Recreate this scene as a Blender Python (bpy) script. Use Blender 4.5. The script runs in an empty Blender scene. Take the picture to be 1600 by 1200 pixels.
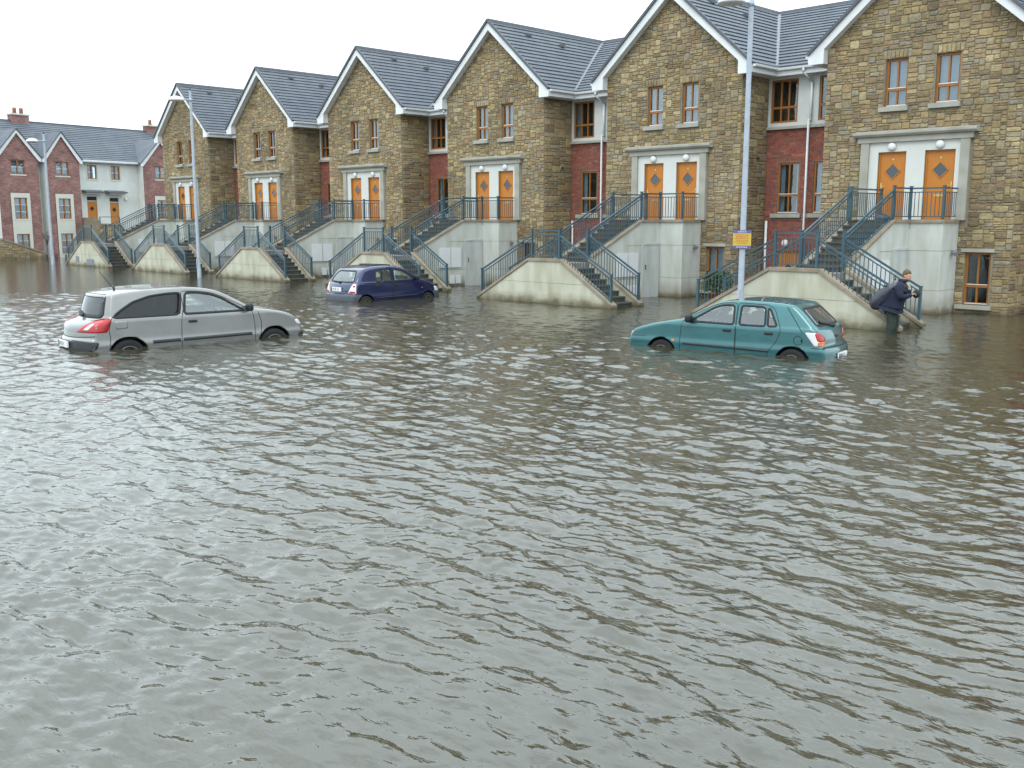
import bpy, bmesh, math, random
import numpy as np
from mathutils import Vector, Matrix

# ---------------------------------------------------------------- camera, sky, sun, exposure
scene = bpy.context.scene
COL = scene.collection
cam = bpy.data.cameras.new('camera')
cam.sensor_width = 36.0
cam.lens = 36.0 * 1550.0 / 1600.0
cam.clip_start = 0.05
cam.clip_end = 2000.0
cam_o = bpy.data.objects.new('camera', cam)
COL.objects.link(cam_o)
PITCH = math.radians(9.4144)
Fh = Vector((-0.70918, 0.70503, 0.0)).normalized()
fwd = Fh * math.cos(PITCH) + Vector((0, 0, -math.sin(PITCH)))
cam_o.location = (0, 0, 2.8)
cam_o.rotation_euler = fwd.to_track_quat('-Z', 'Y').to_euler()
scene.camera = cam_o

SUN_EL, SUN_AZ = math.radians(48), math.radians(-20)      # direction the light comes from (azimuth from +X, towards -Y)
sun_dir = Vector((math.cos(SUN_EL) * math.cos(math.radians(-70)), math.cos(SUN_EL) * math.sin(math.radians(-70)), math.sin(SUN_EL)))
world = bpy.data.worlds.new('World')
scene.world = world
world.use_nodes = True
wn, wl = world.node_tree.nodes, world.node_tree.links
wn.clear()
w_out = wn.new('ShaderNodeOutputWorld')
sky = wn.new('ShaderNodeTexSky'); sky.sky_type = 'NISHITA'; sky.sun_disc = False
sky.sun_elevation = SUN_EL; sky.sun_rotation = math.atan2(sun_dir.x, sun_dir.y)
sky.dust_density = 4.0; sky.air_density = 1.0
bg_sky = wn.new('ShaderNodeBackground'); bg_sky.inputs['Strength'].default_value = 0.05
wl.new(sky.outputs[0], bg_sky.inputs['Color'])
# an overcast layer: even cloud, brighter overhead as overcast skies are, with faint soft structure
tc = wn.new('ShaderNodeTexCoord')
sep = wn.new('ShaderNodeSeparateXYZ'); wl.new(tc.outputs['Generated'], sep.inputs[0])
mx = wn.new('ShaderNodeMath'); mx.operation = 'MAXIMUM'; wl.new(sep.outputs['Z'], mx.inputs[0]); mx.inputs[1].default_value = 0.0
grad = wn.new('ShaderNodeMath'); grad.operation = 'MULTIPLY_ADD'; wl.new(mx.outputs[0], grad.inputs[0])
grad.inputs[1].default_value = 0.75; grad.inputs[2].default_value = 1.20
cl = wn.new('ShaderNodeTexNoise'); cl.inputs['Scale'].default_value = 2.2; cl.inputs['Detail'].default_value = 3
mp = wn.new('ShaderNodeMapping'); mp.inputs['Scale'].default_value = (1, 1, 2.5)
wl.new(tc.outputs['Generated'], mp.inputs[0]); wl.new(mp.outputs[0], cl.inputs['Vector'])
clr = wn.new('ShaderNodeMapRange'); wl.new(cl.outputs['Fac'], clr.inputs[0])
clr.inputs[1].default_value = 0.3; clr.inputs[2].default_value = 0.7; clr.inputs[3].default_value = 0.86; clr.inputs[4].default_value = 1.14
mul = wn.new('ShaderNodeMath'); mul.operation = 'MULTIPLY'; wl.new(grad.outputs[0], mul.inputs[0]); wl.new(clr.outputs[0], mul.inputs[1])
bg_cl = wn.new('ShaderNodeBackground'); bg_cl.inputs['Color'].default_value = (0.825, 0.945, 1.0, 1)
wl.new(mul.outputs[0], bg_cl.inputs['Strength'])
w_mix = wn.new('ShaderNodeMixShader'); w_mix.inputs[0].default_value = 0.92
wl.new(bg_sky.outputs[0], w_mix.inputs[1]); wl.new(bg_cl.outputs[0], w_mix.inputs[2]); wl.new(w_mix.outputs[0], w_out.inputs['Surface'])

sun = bpy.data.lights.new('sun', 'SUN'); sun.energy = 0.6; sun.angle = math.radians(25); sun.color = (1.0, 0.97, 0.93)
sun_o = bpy.data.objects.new('sun', sun); COL.objects.link(sun_o)
sun_o.rotation_euler = (-sun_dir).to_track_quat('-Z', 'Y').to_euler(); sun_o.location = (0, 0, 40)

scene.view_settings.view_transform = 'Standard'
scene.view_settings.look = 'None'
scene.view_settings.exposure = 0.74
scene.view_settings.gamma = 1.0
scene.render.engine = 'CYCLES'
scene.cycles.max_bounces = 8
scene.cycles.transparent_max_bounces = 16

WATER = -0.10
D = 32.1                     # distance of the row's stone fronts

# ---------------------------------------------------------------- helpers
def tag(o, label=None, cat=None, group=None, kind=None):
    if label: o['label'] = label
    if cat: o['category'] = cat
    if group: o['group'] = group
    if kind: o['kind'] = kind
    return o

def empty(name, loc=(0, 0, 0), rz=0.0):
    o = bpy.data.objects.new(name, None); COL.objects.link(o)
    o.location = loc; o.rotation_euler = (0, 0, rz); o.empty_display_size = 0.2
    return o

def link_mesh(name, me, mat, parent=None):
    o = bpy.data.objects.new(name, me); COL.objects.link(o)
    if mat is not None and not me.materials: me.materials.append(mat)
    if parent is not None: o.parent = parent
    return o

class MB:
    def __init__(s): s.v, s.f = [], []
    def add(s, vs, fs):
        n = len(s.v); s.v += [tuple(p) for p in vs]; s.f += [tuple(i + n for i in q) for q in fs]; return s
    def box(s, x0, x1, y0, y1, z0, z1):
        return s.add([(x0,y0,z0),(x1,y0,z0),(x1,y1,z0),(x0,y1,z0),(x0,y0,z1),(x1,y0,z1),(x1,y1,z1),(x0,y1,z1)],
                     [(0,3,2,1),(4,5,6,7),(0,1,5,4),(1,2,6,5),(2,3,7,6),(3,0,4,7)])
    def pxz(s, pts, y0, y1):
        n = len(pts)
        return s.add([(x,y0,z) for x,z in pts] + [(x,y1,z) for x,z in pts],
                     [tuple(range(n)), tuple(range(2*n-1, n-1, -1))] + [(i+n, (i+1)%n+n, (i+1)%n, i) for i in range(n)])
    def pyz(s, pts, x0, x1):
        n = len(pts)
        return s.add([(x0,y,z) for y,z in pts] + [(x1,y,z) for y,z in pts],
                     [tuple(range(n-1,-1,-1)), tuple(range(n, 2*n))] + [(i, (i+1)%n, (i+1)%n+n, i+n) for i in range(n)])
    def pxy(s, pts, z0, z1):
        n = len(pts)
        return s.add([(x,y,z0) for x,y in pts] + [(x,y,z1) for x,y in pts],
                     [tuple(range(n-1,-1,-1)), tuple(range(n, 2*n))] + [(i, (i+1)%n, (i+1)%n+n, i+n) for i in range(n)])
    def bar(s, p, q, w, h=None, up=(0,0,1)):
        h = h or w; p, q = Vector(p), Vector(q); d = (q-p).normalized()
        up = Vector(up)
        if abs(d.dot(up)) > 0.98: up = Vector((0,1,0))
        a = d.cross(up).normalized() * (w/2); b = a.cross(d).normalized() * (h/2)
        vs = [p-a-b, p+a-b, p+a+b, p-a+b, q-a-b, q+a-b, q+a+b, q-a+b]
        return s.add(vs, [(0,1,2,3),(7,6,5,4),(0,4,5,1),(1,5,6,2),(2,6,7,3),(3,7,4,0)])
    def tube(s, p, q, r, r2=None, n=10, cap=True):
        r2 = r if r2 is None else r2; p, q = Vector(p), Vector(q); d = (q-p).normalized()
        up = Vector((0,0,1)) if abs(d.z) < 0.98 else Vector((0,1,0))
        a = d.cross(up).normalized(); b = a.cross(d).normalized()
        vs = []
        for c, rr in ((p, r), (q, r2)):
            vs += [c + (a*math.cos(t) + b*math.sin(t))*rr for t in [2*math.pi*i/n for i in range(n)]]
        fs = [(i, i+n, (i+1)%n+n, (i+1)%n) for i in range(n)]
        if cap: fs += [tuple(range(n)), tuple(range(2*n-1, n-1, -1))]
        return s.add(vs, fs)
    def lathe(s, prof, c=(0,0,0), axis='z', n=20):
        c = Vector(c); vs, fs = [], []
        for r, h in prof:
            for i in range(n):
                t = 2*math.pi*i/n; x, y = r*math.cos(t), r*math.sin(t)
                vs.append(c + (Vector((x, y, h)) if axis == 'z' else Vector((x, h, y)) if axis == 'y' else Vector((h, x, y))))
        for k in range(len(prof)-1):
            for i in range(n):
                j = (i+1) % n
                fs.append((k*n+i, k*n+j, (k+1)*n+j, (k+1)*n+i))
        fs.append(tuple(range(n-1,-1,-1))); fs.append(tuple((len(prof)-1)*n+i for i in range(n)))
        return s.add(vs, fs)
    def mesh(s, name, smooth=False):
        me = bpy.data.meshes.new(name); me.from_pydata([tuple(p) for p in s.v], [], s.f); me.update()
        if smooth: me.polygons.foreach_set('use_smooth', [True]*len(me.polygons))
        return me
    def build(s, name, mat, parent=None, smooth=False):
        return link_mesh(name, s.mesh(name, smooth), mat, parent)

# ---------------------------------------------------------------- materials
M = {}
def nodes_of(name):
    m = bpy.data.materials.new(name); m.use_nodes = True
    nt = m.node_tree; b = nt.nodes['Principled BSDF']
    return m, nt, b, nt.nodes.new, nt.links.new

def plain(name, col, rough=0.6, var=0.12, scale=6.0, bump=0.0, bscale=None, spec=0.4, metal=0.0, stretch=(1,1,1), dirt=None, dirt_amt=0.0, dscale=1.5, dstretch=(1,1,1), rnd=0.0, coord='Object'):
    m, nt, b, N, L = nodes_of(name)
    t = N('ShaderNodeTexCoord'); mpg = N('ShaderNodeMapping'); mpg.inputs['Scale'].default_value = stretch
    L(t.outputs[coord], mpg.inputs[0])
    ns = N('ShaderNodeTexNoise'); ns.inputs['Scale'].default_value = scale; ns.inputs['Detail'].default_value = 6; ns.inputs['Roughness'].default_value = 0.6
    L(mpg.outputs[0], ns.inputs['Vector'])
    mr = N('ShaderNodeMapRange'); L(ns.outputs['Fac'], mr.inputs[0]); mr.inputs[1].default_value = 0.25; mr.inputs[2].default_value = 0.75
    mr.inputs[3].default_value = 1-var; mr.inputs[4].default_value = 1+var
    val = mr.outputs[0]
    if rnd > 0:
        oi = N('ShaderNodeObjectInfo'); mr2 = N('ShaderNodeMapRange'); L(oi.outputs['Random'], mr2.inputs[0]); mr2.inputs[3].default_value = 1-rnd; mr2.inputs[4].default_value = 1+rnd
        mm = N('ShaderNodeMath'); mm.operation = 'MULTIPLY'; L(val, mm.inputs[0]); L(mr2.outputs[0], mm.inputs[1]); val = mm.outputs[0]
    sc = N('ShaderNodeVectorMath'); sc.operation = 'SCALE'; sc.inputs[0].default_value = col[:3]; L(val, sc.inputs['Scale'])
    out = sc.outputs[0]
    if dirt:
        mp2 = N('ShaderNodeMapping'); mp2.inputs['Scale'].default_value = dstretch; L(t.outputs[coord], mp2.inputs[0])
        n2 = N('ShaderNodeTexNoise'); n2.inputs['Scale'].default_value = dscale; n2.inputs['Detail'].default_value = 5; L(mp2.outputs[0], n2.inputs['Vector'])
        r2 = N('ShaderNodeMapRange'); L(n2.outputs['Fac'], r2.inputs[0]); r2.inputs[1].default_value = 0.42; r2.inputs[2].default_value = 0.72; r2.inputs[4].default_value = dirt_amt
        mixc = N('ShaderNodeMix'); mixc.data_type = 'RGBA'; L(r2.outputs[0], mixc.inputs['Factor']); L(out, mixc.inputs['A']); mixc.inputs['B'].default_value = (*dirt, 1); out = mixc.outputs['Result']
    L(out, b.inputs['Base Color'])
    b.inputs['Roughness'].default_value = rough; b.inputs['Specular IOR Level'].default_value = spec; b.inputs['Metallic'].default_value = metal
    if bump > 0:
        bn = N('ShaderNodeTexNoise'); bn.inputs['Scale'].default_value = bscale or scale*6; bn.inputs['Detail'].default_value = 5; L(mpg.outputs[0], bn.inputs['Vector'])
        bp = N('ShaderNodeBump'); bp.inputs['Strength'].default_value = bump; bp.inputs['Distance'].default_value = 0.02
        L(bn.outputs['Fac'], bp.inputs['Height']); L(bp.outputs[0], b.inputs['Normal'])
    M[name] = m
    return m

def tide(m, top=0.45, col=(0.16, 0.13, 0.08), amt=0.75, z0=WATER):
    """old silt and damp left on the foot of a wall by the flood: follows height above the water with a ragged edge"""
    nt = m.node_tree; N, L = nt.nodes.new, nt.links.new; b = nt.nodes['Principled BSDF']
    src = b.inputs['Base Color'].links[0].from_socket
    g = N('ShaderNodeNewGeometry'); sp = N('ShaderNodeSeparateXYZ'); L(g.outputs['Position'], sp.inputs[0])
    n = N('ShaderNodeTexNoise'); n.inputs['Scale'].default_value = 2.3; n.inputs['Detail'].default_value = 4; L(g.outputs['Position'], n.inputs['Vector'])
    ad = N('ShaderNodeMath'); ad.operation = 'MULTIPLY_ADD'; L(n.outputs['Fac'], ad.inputs[0]); ad.inputs[1].default_value = -0.5; L(sp.outputs['Z'], ad.inputs[2])
    r = N('ShaderNodeMapRange'); L(ad.outputs[0], r.inputs[0]); r.inputs[1].default_value = z0-0.25; r.inputs[2].default_value = z0-0.25+top; r.inputs[3].default_value = amt; r.inputs[4].default_value = 0.0
    mixc = N('ShaderNodeMix'); mixc.data_type = 'RGBA'; L(r.outputs[0], mixc.inputs['Factor']); L(src, mixc.inputs['A']); mixc.inputs['B'].default_value = (*col, 1)
    L(mixc.outputs['Result'], b.inputs['Base Color'])
    return m

def stone_material():
    m, nt, b, N, L = nodes_of('rubble_stone')
    at = N('ShaderNodeAttribute'); at.attribute_name = 'rnd'
    oi = N('ShaderNodeObjectInfo')
    ad = N('ShaderNodeMath'); ad.operation = 'ADD'; L(at.outputs['Fac'], ad.inputs[0]); L(oi.outputs['Random'], ad.inputs[1])
    fr = N('ShaderNodeMath'); fr.operation = 'FRACT'; L(ad.outputs[0], fr.inputs[0])
    cr = N('ShaderNodeValToRGB'); L(fr.outputs[0], cr.inputs[0])
    cols = [(0.0,(0.31,0.235,0.118)),(0.12,(0.175,0.128,0.078)),(0.24,(0.35,0.265,0.132)),(0.36,(0.215,0.18,0.128)),(0.48,(0.29,0.208,0.105)),
            (0.58,(0.385,0.31,0.178)),(0.70,(0.235,0.165,0.094)),(0.80,(0.30,0.245,0.15)),(0.90,(0.25,0.218,0.162)),(0.96,(0.255,0.165,0.10)),(1.0,(0.29,0.23,0.135))]
    e = cr.color_ramp.elements; cr.color_ramp.interpolation = 'LINEAR'
    e[0].position = 0; e[0].color = (*cols[0][1],1); e[1].position = 1; e[1].color = (*cols[-1][1],1)
    for p, c in cols[1:-1]:
        k = e.new(p); k.color = (*c,1)
    g = N('ShaderNodeNewGeometry')
    n = N('ShaderNodeTexNoise'); n.inputs['Scale'].default_value = 9; n.inputs['Detail'].default_value = 7; n.inputs['Roughness'].default_value = 0.65; L(g.outputs['Position'], n.inputs['Vector'])
    mr = N('ShaderNodeMapRange'); L(n.outputs['Fac'], mr.inputs[0]); mr.inputs[1].default_value = 0.28; mr.inputs[2].default_value = 0.72; mr.inputs[3].default_value = 0.72; mr.inputs[4].default_value = 1.28
    n3 = N('ShaderNodeTexNoise'); n3.inputs['Scale'].default_value = 0.55; n3.inputs['Detail'].default_value = 4; L(g.outputs['Position'], n3.inputs['Vector'])
    mr3 = N('ShaderNodeMapRange'); L(n3.outputs['Fac'], mr3.inputs[0]); mr3.inputs[1].default_value = 0.3; mr3.inputs[2].default_value = 0.7; mr3.inputs[3].default_value = 0.74; mr3.inputs[4].default_value = 1.14
    mm = N('ShaderNodeMath'); mm.operation = 'MULTIPLY'; L(mr.outputs[0], mm.inputs[0]); L(mr3.outputs[0], mm.inputs[1])
    sc = N('ShaderNodeVectorMath'); sc.operation = 'SCALE'; L(cr.outputs[0], sc.inputs[0]); L(mm.outputs[0], sc.inputs['Scale'])
    L(sc.outputs[0], b.inputs['Base Color']); b.inputs['Roughness'].default_value = 0.85; b.inputs['Specular IOR Level'].default_value = 0.25
    bn = N('ShaderNodeTexNoise'); bn.inputs['Scale'].default_value = 22; bn.inputs['Detail'].default_value = 6; L(g.outputs['Position'], bn.inputs['Vector'])
    bp = N('ShaderNodeBump'); bp.inputs['Strength'].default_value = 0.8; bp.inputs['Distance'].default_value = 0.03; L(bn.outputs['Fac'], bp.inputs['Height']); L(bp.outputs[0], b.inputs['Normal'])
    M['stone'] = m
    return m

def brick_piece_material():
    m, nt, b, N, L = nodes_of('red_brick')
    at = N('ShaderNodeAttribute'); at.attribute_name = 'rnd'
    cr = N('ShaderNodeValToRGB'); L(at.outputs['Fac'], cr.inputs[0]); e = cr.color_ramp.elements
    e[0].color = (0.21,0.068,0.05,1); e[1].color = (0.33,0.13,0.085,1); k = e.new(0.5); k.color = (0.27,0.09,0.06,1); k = e.new(0.85); k.color = (0.17,0.07,0.062,1)
    g = N('ShaderNodeNewGeometry'); n = N('ShaderNodeTexNoise'); n.inputs['Scale'].default_value = 12; n.inputs['Detail'].default_value = 5; L(g.outputs['Position'], n.inputs['Vector'])
    mr = N('ShaderNodeMapRange'); L(n.outputs['Fac'], mr.inputs[0]); mr.inputs[1].default_value = .3; mr.inputs[2].default_value = .7; mr.inputs[3].default_value = .75; mr.inputs[4].default_value = 1.25
    sc = N('ShaderNodeVectorMath'); sc.operation = 'SCALE'; L(cr.outputs[0], sc.inputs[0]); L(mr.outputs[0], sc.inputs['Scale']); L(sc.outputs[0], b.inputs['Base Color'])
    b.inputs['Roughness'].default_value = 0.85; b.inputs['Specular IOR Level'].default_value = 0.25
    M['brick'] = m

def far_brick_material():
    m, nt, b, N, L = nodes_of('far_red_brick')
    g = N('ShaderNodeTexCoord'); mp_ = N('ShaderNodeMapping'); mp_.inputs['Rotation'].default_value = (math.radians(90), 0, 0); L(g.outputs['Object'], mp_.inputs[0])
    br = N('ShaderNodeTexBrick'); br.inputs['Scale'].default_value = 1.0; br.inputs['Brick Width'].default_value = 0.24; br.inputs['Row Height'].default_value = 0.085; br.inputs['Mortar Size'].default_value = 0.008
    br.inputs['Color1'].default_value = (0.18,0.068,0.06,1); br.inputs['Color2'].default_value = (0.27,0.135,0.12,1); br.inputs['Mortar'].default_value = (0.22,0.17,0.15,1); L(mp_.outputs[0], br.inputs['Vector'])
    n = N('ShaderNodeTexNoise'); n.inputs['Scale'].default_value = 1.7; n.inputs['Detail'].default_value = 5; L(g.outputs['Object'], n.inputs['Vector'])
    mr = N('ShaderNodeMapRange'); L(n.outputs['Fac'], mr.inputs[0]); mr.inputs[1].default_value = .3; mr.inputs[2].default_value = .7; mr.inputs[3].default_value = .75; mr.inputs[4].default_value = 1.25
    sc = N('ShaderNodeVectorMath'); sc.operation = 'SCALE'; L(br.outputs['Color'], sc.inputs[0]); L(mr.outputs[0], sc.inputs['Scale']); L(sc.outputs[0], b.inputs['Base Color'])
    b.inputs['Roughness'].default_value = 0.85
    M['far_brick'] = m

def glass_material(name, tint=(0.85,0.9,0.9), alpha=0.75, ior=1.5, rough=0.02, extra=0.04, pale_sheen=0.0):
    m = bpy.data.materials.new(name); m.use_nodes = True; nt = m.node_tree; nt.nodes.clear(); N, L = nt.nodes.new, nt.links.new
    o = N('ShaderNodeOutputMaterial'); tr = N('ShaderNodeBsdfTransparent'); tr.inputs[0].default_value = (*[c*alpha for c in tint], 1)
    gl = N('ShaderNodeBsdfGlossy'); gl.inputs['Roughness'].default_value = rough; gl.inputs[0].default_value = (0.95,0.97,1,1)
    fr = N('ShaderNodeFresnel'); gb = N('ShaderNodeNewGeometry'); im = N('ShaderNodeMapRange'); L(gb.outputs['Backfacing'], im.inputs[0]); im.inputs[3].default_value = ior; im.inputs[4].default_value = 1/ior; L(im.outputs[0], fr.inputs['IOR'])
    fm = N('ShaderNodeMath'); fm.operation = 'MULTIPLY_ADD'; L(fr.outputs[0], fm.inputs[0]); fm.inputs[1].default_value = 1.0; fm.inputs[2].default_value = extra; fm.use_clamp = True
    g = N('ShaderNodeNewGeometry'); n = N('ShaderNodeTexNoise'); n.inputs['Scale'].default_value = 1.3; L(g.outputs['Position'], n.inputs['Vector'])
    bp = N('ShaderNodeBump'); bp.inputs['Strength'].default_value = 0.12; bp.inputs['Distance'].default_value = 0.05; L(n.outputs['Fac'], bp.inputs['Height']); L(bp.outputs[0], gl.inputs['Normal'])
    mx = N('ShaderNodeMixShader'); L(fm.outputs[0], mx.inputs[0]); L(tr.outputs[0], mx.inputs[1]); L(gl.outputs[0], mx.inputs[2]); 
    df = N('ShaderNodeBsdfDiffuse'); df.inputs[0].default_value = (0.5,0.55,0.53,1); hz = N('ShaderNodeMixShader'); hz.inputs[0].default_value = pale_sheen   # pale diffuse colour mixed in, standing in for sky reflected in car panes
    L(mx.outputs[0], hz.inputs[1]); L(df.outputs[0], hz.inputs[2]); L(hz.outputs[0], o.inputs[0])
    M[name] = m
    return m

stone_material(); tide(M['stone'], 0.3, (0.10,0.08,0.05), 0.7)
brick_piece_material(); far_brick_material()
plain('mortar', (0.215,0.18,0.125), 0.9, 0.25, 5, 0.4)
plain('brick_mortar', (0.22,0.17,0.15), 0.9, 0.2, 8, 0.2)
plain('white_render', (0.50,0.51,0.475), 0.75, 0.05, 3, 0.15, 60, dirt=(0.26,0.26,0.18), dirt_amt=0.5, dscale=1.1, dstretch=(2.2,2.2,0.45)); tide(M['white_render'], 0.62, (0.22,0.18,0.115), 0.85)
plain('cream_render', (0.46,0.45,0.365), 0.8, 0.06, 3, 0.2, 60, dirt=(0.24,0.225,0.13), dirt_amt=0.65, dscale=1.0, dstretch=(2.0,2.0,0.4)); tide(M['cream_render'], 0.42, (0.21,0.175,0.105), 0.9)
tide(M['cream_render'], 0.22, (0.085,0.075,0.045), 0.85); tide(M['white_render'], 0.22, (0.10,0.088,0.055), 0.85)
plain('porch_render', (0.54,0.545,0.515), 0.7, 0.04, 3, 0.1, 60)
plain('wall_panel', (0.52,0.53,0.51), 0.7, 0.05, 3, 0.1, 60)
plain('cut_stone', (0.34,0.33,0.285), 0.8, 0.10, 5, 0.25, 40, dirt=(0.17,0.16,0.11), dirt_amt=0.5, dscale=2.5)
plain('coping', (0.27,0.22,0.165), 0.85, 0.18, 5, 0.4, 40, dirt=(0.12,0.11,0.07), dirt_amt=0.6, dscale=2.0); tide(M['coping'], 0.25, (0.08,0.07,0.04), 0.85)
plain('step_stone', (0.055,0.055,0.055), 0.7, 0.3, 6, 0.3, 40, dirt=(0.10,0.10,0.05), dirt_amt=0.5, dscale=4)
plain('rail_paint', (0.035,0.076,0.098), 0.38, 0.10, 4, 0.0, spec=0.5, rnd=0.10)
plain('door_paint', (0.43,0.155,0.019), 0.45, 0.10, 2.5, 0.1, 30, stretch=(14,14,0.6), spec=0.4)
plain('frame_wood', (0.27,0.105,0.022), 0.45, 0.18, 3, 0.05, 30, stretch=(5,5,0.7))
plain('white_paint', (0.66,0.67,0.68), 0.45, 0.04, 2, 0.0, dirt=(0.42,0.43,0.42), dirt_amt=0.35, dscale=1.2)
plain('white_plastic', (0.62,0.63,0.64), 0.4, 0.03, 2)
plain('roof_tile', (0.078,0.090,0.115), 0.6, 0.16, 1.6, 0.35, 24, dirt=(0.14,0.145,0.14), dirt_amt=0.4, dscale=0.8, rnd=0.05, spec=0.5)
plain('roof_underlay', (0.018,0.018,0.02), 0.9, 0.1)
plain('ridge_tile', (0.085,0.09,0.105), 0.6, 0.15, 3, 0.2)
plain('lead', (0.16,0.17,0.19), 0.5, 0.1, 3)
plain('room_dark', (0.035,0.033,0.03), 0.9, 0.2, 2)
plain('curtain', (0.52,0.57,0.63), 0.9, 0.06, 2.0, 0.0, stretch=(9,9,0.3))
plain('brass', (0.55,0.42,0.18), 0.3, 0.05, metal=0.8)
plain('lamp_globe', (0.62,0.62,0.61), 0.35, 0.02, spec=0.5)
plain('black_plastic', (0.02,0.02,0.022), 0.5, 0.1)
plain('galvanised', (0.36,0.40,0.46), 0.45, 0.10, 8, 0.1, 50, metal=0.0, dirt=(0.28,0.31,0.35), dirt_amt=0.6, dscale=6)
plain('metal_door', (0.44,0.46,0.45), 0.55, 0.05, 3, dirt=(0.28,0.26,0.2), dirt_amt=0.4, dscale=1.5, dstretch=(2,2,0.5))
plain('concrete', (0.20,0.19,0.17), 0.9, 0.2, 3, 0.3)
glass_material('window_glass', (0.80,0.88,0.92), 0.85, extra=0.06)
glass_material('door_glass', (0.5,0.55,0.6), 0.6)
# ---------------------------------------------------------------- ground and flood water
gm = MB(); gm.add([(-600,-600,-0.62),(600,-600,-0.62),(600,600,-0.62),(-600,600,-0.62)], [(0,1,2,3)])
plain('asphalt', (0.05,0.05,0.05), 0.9, 0.2, 3, 0.3)
tag(gm.build('road', M['asphalt']), 'flooded asphalt road under the brown water', 'road', kind='structure')

def wave_height(x, y, dr):
    rng = np.random.RandomState(11)
    h = np.zeros_like(x)
    nW = 120
    lam = np.exp(rng.uniform(np.log(0.062), np.log(0.95), nW))
    th = -math.pi/2 + rng.normal(0, 0.60, nW) + 0.05
    ph = rng.uniform(0, 2*math.pi, nW)
    # slow warping of the phase breaks the regular crests up
    wx = 0.55*np.sin(0.31*x+0.17*y+1.0) + 0.35*np.sin(0.83*x-0.52*y+2.1) + 0.16*np.sin(1.9*x+1.1*y+0.4)
    wy = 0.55*np.sin(0.23*x-0.41*y+0.3) + 0.35*np.sin(0.72*x+0.95*y+4.0) + 0.16*np.sin(-1.6*x+2.2*y+1.4)
    xx, yy = x + 0.30*wx, y + 0.30*wy
    patch = 0.78 + 0.22*np.sin(0.37*x+0.21*y+0.6) * np.sin(0.29*y-0.33*x+1.7) + 0.14*np.sin(1.1*x+0.4*y)*np.sin(0.9*y-0.35*x+0.8)
    for i in range(nW):
        k = 2*math.pi/lam[i]
        slope = 0.0300 * (1.0 if lam[i] < 0.42 else 0.80) * (0.70 if lam[i] < 0.12 else 1.0)
        a = slope / k
        fade = np.exp(-(dr*k/3.0)**2)
        h += a*fade*np.sin(k*(math.cos(th[i])*xx + math.sin(th[i])*yy) + ph[i])
    shelter = np.clip((y-19.5)/7.5, 0, 1); shelter = shelter*shelter*(3-2*shelter); shelter = 1 - shelter*(0.12 + 0.34*np.clip((x+30)/12, 0, 1))
    left = np.clip((-x-40)/50, 0, 1)
    near = np.clip((9.0-np.hypot(x, y))/5.0, 0, 1)
    far = 1 + 0.22*np.clip((np.hypot(x, y)-12)/14, 0, 1)
    return h*far*patch*shelter*(1-0.1*left)*(1-0.10*near)

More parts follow.
